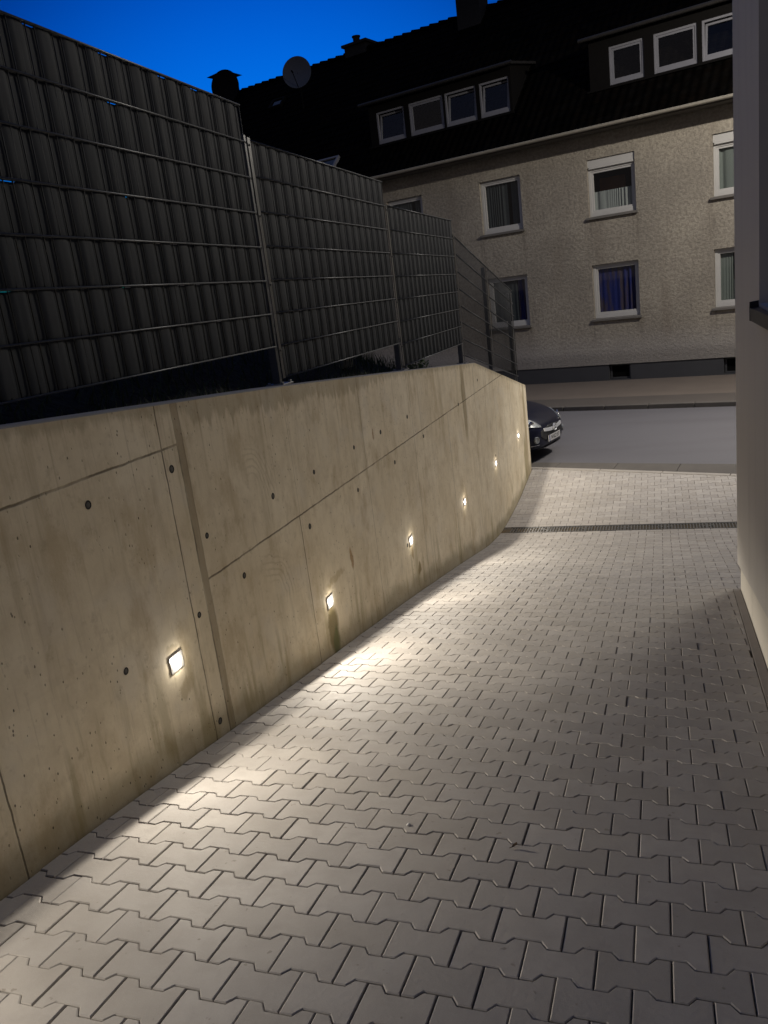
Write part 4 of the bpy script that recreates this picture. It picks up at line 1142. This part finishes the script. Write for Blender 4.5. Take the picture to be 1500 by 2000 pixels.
# how far forward the painted nose lies at a given (y, z)
from mathutils.bvhtree import BVHTree
dg = bpy.context.evaluated_depsgraph_get(); ev = body.evaluated_get(dg); em = ev.to_mesh()
bvh = BVHTree.FromPolygons([v.co.copy() for v in em.vertices], [tuple(p.vertices) for p in em.polygons]); ev.to_mesh_clear()
def nose(y, z):
    hit = bvh.ray_cast(Vector((1, y, z)), Vector((-1, 0, 0)))
    return hit[0].x if hit[0] is not None else -.9
def patch(name, pts, mat, out=.02, parent=car, smooth=True, thick=.03):
    b = MB(); n = len(pts)
    f_ = [(nose(y, z)+out, y, z) for y, z in pts]; r_ = [(nose(y, z)+out-thick, y*1.0, z) for y, z in pts]
    b.face(f_); b.face(r_[::-1])
    for i in range(n): b.face([f_[i], r_[i], r_[(i+1) % n], f_[(i+1) % n]])
    return b.build(name, mat, parent, fix=True)
def strip_patch(name, ys, zlo, zhi, mat, out, thick=.03, parent=car):
    b = MB()
    A = [((nose(y, zlo(y))+out, y, zlo(y)), (nose(y, zhi(y))+out, y, zhi(y)), (nose(y, zhi(y))+out-thick, y, zhi(y)), (nose(y, zlo(y))+out-thick, y, zlo(y))) for y in ys]
    for p, q in zip(A, A[1:]):
        for k in range(4): b.face([p[k], q[k], q[(k+1) % 4], p[(k+1) % 4]])
    b.face(A[0]); b.face(A[-1][::-1])
    return b.build(name, mat, parent, fix=True, bevel=.004)
lin = lambda a, c, n: [a+(c-a)*i/n for i in range(n+1)]
strip_patch('grille', lin(-.46, .46, 14), lambda y: .36+.10*(abs(y)/.46)**3, lambda y: .625-.06*(abs(y)/.46)**2, BPLASTIC, .018)
strip_patch('chrome_bar', lin(-.38, .38, 14), lambda y: .525+.025*(abs(y)/.38)**2-.012*(1-abs(y)/.38), lambda y: .575+.035*(abs(y)/.38)**2, BRIGHT, .040, .03)
strip_patch('lower_bumper', lin(-.66, .66, 16), lambda y: .175+.03*(abs(y)/.66)**2, lambda y: .255, BPLASTIC, .035, .06)
b = MB(); ex = nose(0, .57)+.062
b.lathe([(.048, 0), (.054, .010), (.064, .010), (.064, -.02)], (ex, 0, .565), (1, 0, 0), 28)
b.hexa([(ex-.005, -.05, .548), (ex-.005, .05, .572), (ex+.008, .05, .572), (ex+.008, -.05, .548), (ex-.005, -.05, .560), (ex-.005, .05, .584), (ex+.008, .05, .584), (ex+.008, -.05, .560)])
b.build('emblem', BRIGHT, car, smooth=False, fix=True)
for s in (-1, 1):
    ys = lin(.44, .74, 10)
    hl = strip_patch('headlight', [s*q for q in ys], lambda y: .635+.16*(abs(y)-.44), lambda y: .635+.16*(abs(y)-.44)+.02+.13*math.sin(math.pi*min(1, (abs(y)-.43)/.36)), LENS, .030, .05)
    b = MB(); c = (nose(.60*s, .72)+.022, s*.60, .715); b.lathe([(.0, .006), (.045, .008), (.052, .02), (.056, .006)], c, (1, s*.35, .15), 20); b.build('reflector', CHROME, hl, fix=True)
    b = MB(); c = (nose(.60*s, .42)+.006, s*.60, .435); b.lathe([(.002, .010), (.04, .014), (.052, .022), (.060, .012), (.062, -.03)], c, (1, s*.4, 0), 22); b.build('fog_light', LENS, car, fix=True)
    strip_patch('fog_trim', [s*q for q in lin(.52, .70, 6)], lambda y: .335, lambda y: .345, CHROME, .012, .02)
    b = MB()
    b.hexa([(-1.12, s*.84, .93), (-1.02, s*.84, .93), (-1.02, s*1.0, .95), (-1.12, s*1.0, .95), (-1.14, s*.84, 1.03), (-1.04, s*.84, 1.03), (-1.05, s*1.0, 1.03), (-1.14, s*1.0, 1.03)]) if s > 0 else b.hexa([(-1.12, -1.0, .95), (-1.02, -1.0, .95), (-1.02, -.84, .93), (-1.12, -.84, .93), (-1.14, -1.0, 1.03), (-1.05, -1.0, 1.03), (-1.04, -.84, 1.03), (-1.14, -.84, 1.03)])
    b.build('mirror', CAR_PAINT, car, bevel=.02)
    for x in (-.68, -2.99):
        c = (x, s*.76, .30)
        b = MB(); b.lathe([(.19, .095), (.285, .10), (.302, .07), (.302, -.07), (.285, -.10), (.19, -.095)], c, (0, s, 0), 28); w_ = b.build('wheel', TYRE, car, smooth=True, fix=True)
        b = MB(); b.lathe([(.19, .09), (.175, .07), (.06, .075), (.05, .09), (.001, .09)], c, (0, s, 0), 20); b.build('rim', GALV, w_, fix=True)
b = MB()    # windscreen
b.grid(lambda a, c: (-1.13-.72*c, (-.66+.08*c+(1.32-.16*c)*a), 1.055+.385*c+.02*math.sin(math.pi*a)), 10, 4); b.build('windscreen', DARKGLASS, car, smooth=True)
for s in (-1, 1):
    b = MB(); b.face([(-1.45, s*.815, .97), (-2.9, s*.80, .97), (-2.75, s*.665, 1.36), (-1.95, s*.675, 1.38)]); b.build('side_window', DARKGLASS, car)
px_ = nose(0, .40)+.045
pl = MB(); pl.box((px_-.015, -.26, .345), (px_, .26, .455)); plo = pl.build('number_plate', PLATE, car, bevel=.002)
b = MB(); b.box((px_, -.255, .349), (px_+.0015, -.215, .451)); b.build('plate_band', PLATE_BLUE, plo)
b = MB(); b.box((px_-.02, -.27, .338), (px_-.003, .27, .345)); b.box((px_-.02, -.27, .455), (px_-.003, .27, .462)); b.build('plate_holder', BPLASTIC, plo)
cv = bpy.data.curves.new('plate_text', 'FONT'); cv.body = 'N KO 57'; cv.size = .105; cv.extrude = .0008; cv.align_x = 'CENTER'; cv.align_y = 'CENTER'
to = bpy.data.objects.new('plate_text_src', cv); COL.objects.link(to)
dg = bpy.context.evaluated_depsgraph_get(); tm = bpy.data.meshes.new_from_object(to.evaluated_get(dg)); bpy.data.objects.remove(to)
tm.materials.clear(); tm.materials.append(INK)
tx = bpy.data.objects.new('plate_text', tm); COL.objects.link(tx); tx.parent = plo
tx.matrix_local = Matrix(((0, 0, 1, px_+.002), (.9, 0, 0, .02), (0, 1, 0, .40), (0, 0, 0, 1)))

# ------------------------------------------------------------------ small things on the ground and behind the wall
def onto(x, y): return (x, y, gz(y)+.002)
def leaf(x, y, rot, size, label):
    t = thing('dry_leaf', label, 'leaf', onto(x, y), rot); b = MB(); n = 6
    for i in range(n):
        a, c = i/n, (i+1)/n
        w0, w1 = math.sin(math.pi*a)**.7*size*.28, math.sin(math.pi*c)**.7*size*.28
        h0, h1 = .006+.012*a*a, .006+.012*c*c
        for sg in (-1, 1): b.face([(size*a, 0, h0*.4), (size*c, 0, h1*.4), (size*c, sg*w1, h1), (size*a, sg*w0, h0)])
    b.build('blade', DRY, t); b = MB(); b.tube([(-size*.4, 0, .003), (0, 0, .004), (size*.9, 0, .008)], .0012, 5); b.build('stalk', BARK, t)
DRY = plain('dry_leaf_brown', (.10, .065, .035), .8, 0, .3, 60)
PEB = plain('pale_pebble', (.62, .60, .56), .7, 0, .15, 90)
leaf(-.52, 2.29, .6, .021, 'small brown dry leaf lying on the paving in the middle of the drive')
def pebble(x, y, r, label):
    t = thing('pebble', label, 'pebble', onto(x, y), random.uniform(0, 3)); b = MB()
    b.lathe([(.0003, -r*.3), (r*.8, -r*.1), (r, r*.25), (r*.75, r*.6), (r*.3, r*.8), (.0003, r*.82)], (0, 0, 0), (0, 0, 1), 9)
    o = b.build('stone', PEB, t, smooth=True); o.scale = (1.3, .9, 1)
pebble(-.913, 2.373, .007, 'tiny white pebble on the paving left of the dry leaf')
def tussock(x, y, h_, label):
    z0 = bankz(x, y); t = thing('ornamental_grass', label, 'plant', (x, y, z0)); r_ = random.Random(5)
    b = MB()
    for i in range(130):
        a = r_.uniform(0, 6.28); l = h_*r_.uniform(.7, 1.15); sp = r_.uniform(.15, .75); w_ = .0035
        px, py = r_.gauss(0, .02), r_.gauss(0, .05); pr = None
        for k in range(6):
            q = k/5; rr = sp*l*q*q*1.1; zq = l*(q-.55*sp*q*q*q)
            c = Vector((px+math.cos(a)*rr, py+math.sin(a)*rr, zq)); e = Vector((-math.sin(a), math.cos(a), 0))*w_*(1.05-q)
            if pr: b.face([pr[0], pr[1], c+e, c-e])
            pr = (c-e, c+e)
    b.build('blades', plain('pale_grass_blade', (.30, .29, .22), .7, 0, .3, 8), t)
tussock(-2.48, 6.35, .30, 'pale tufted grass showing under the second fence panel behind the wall')
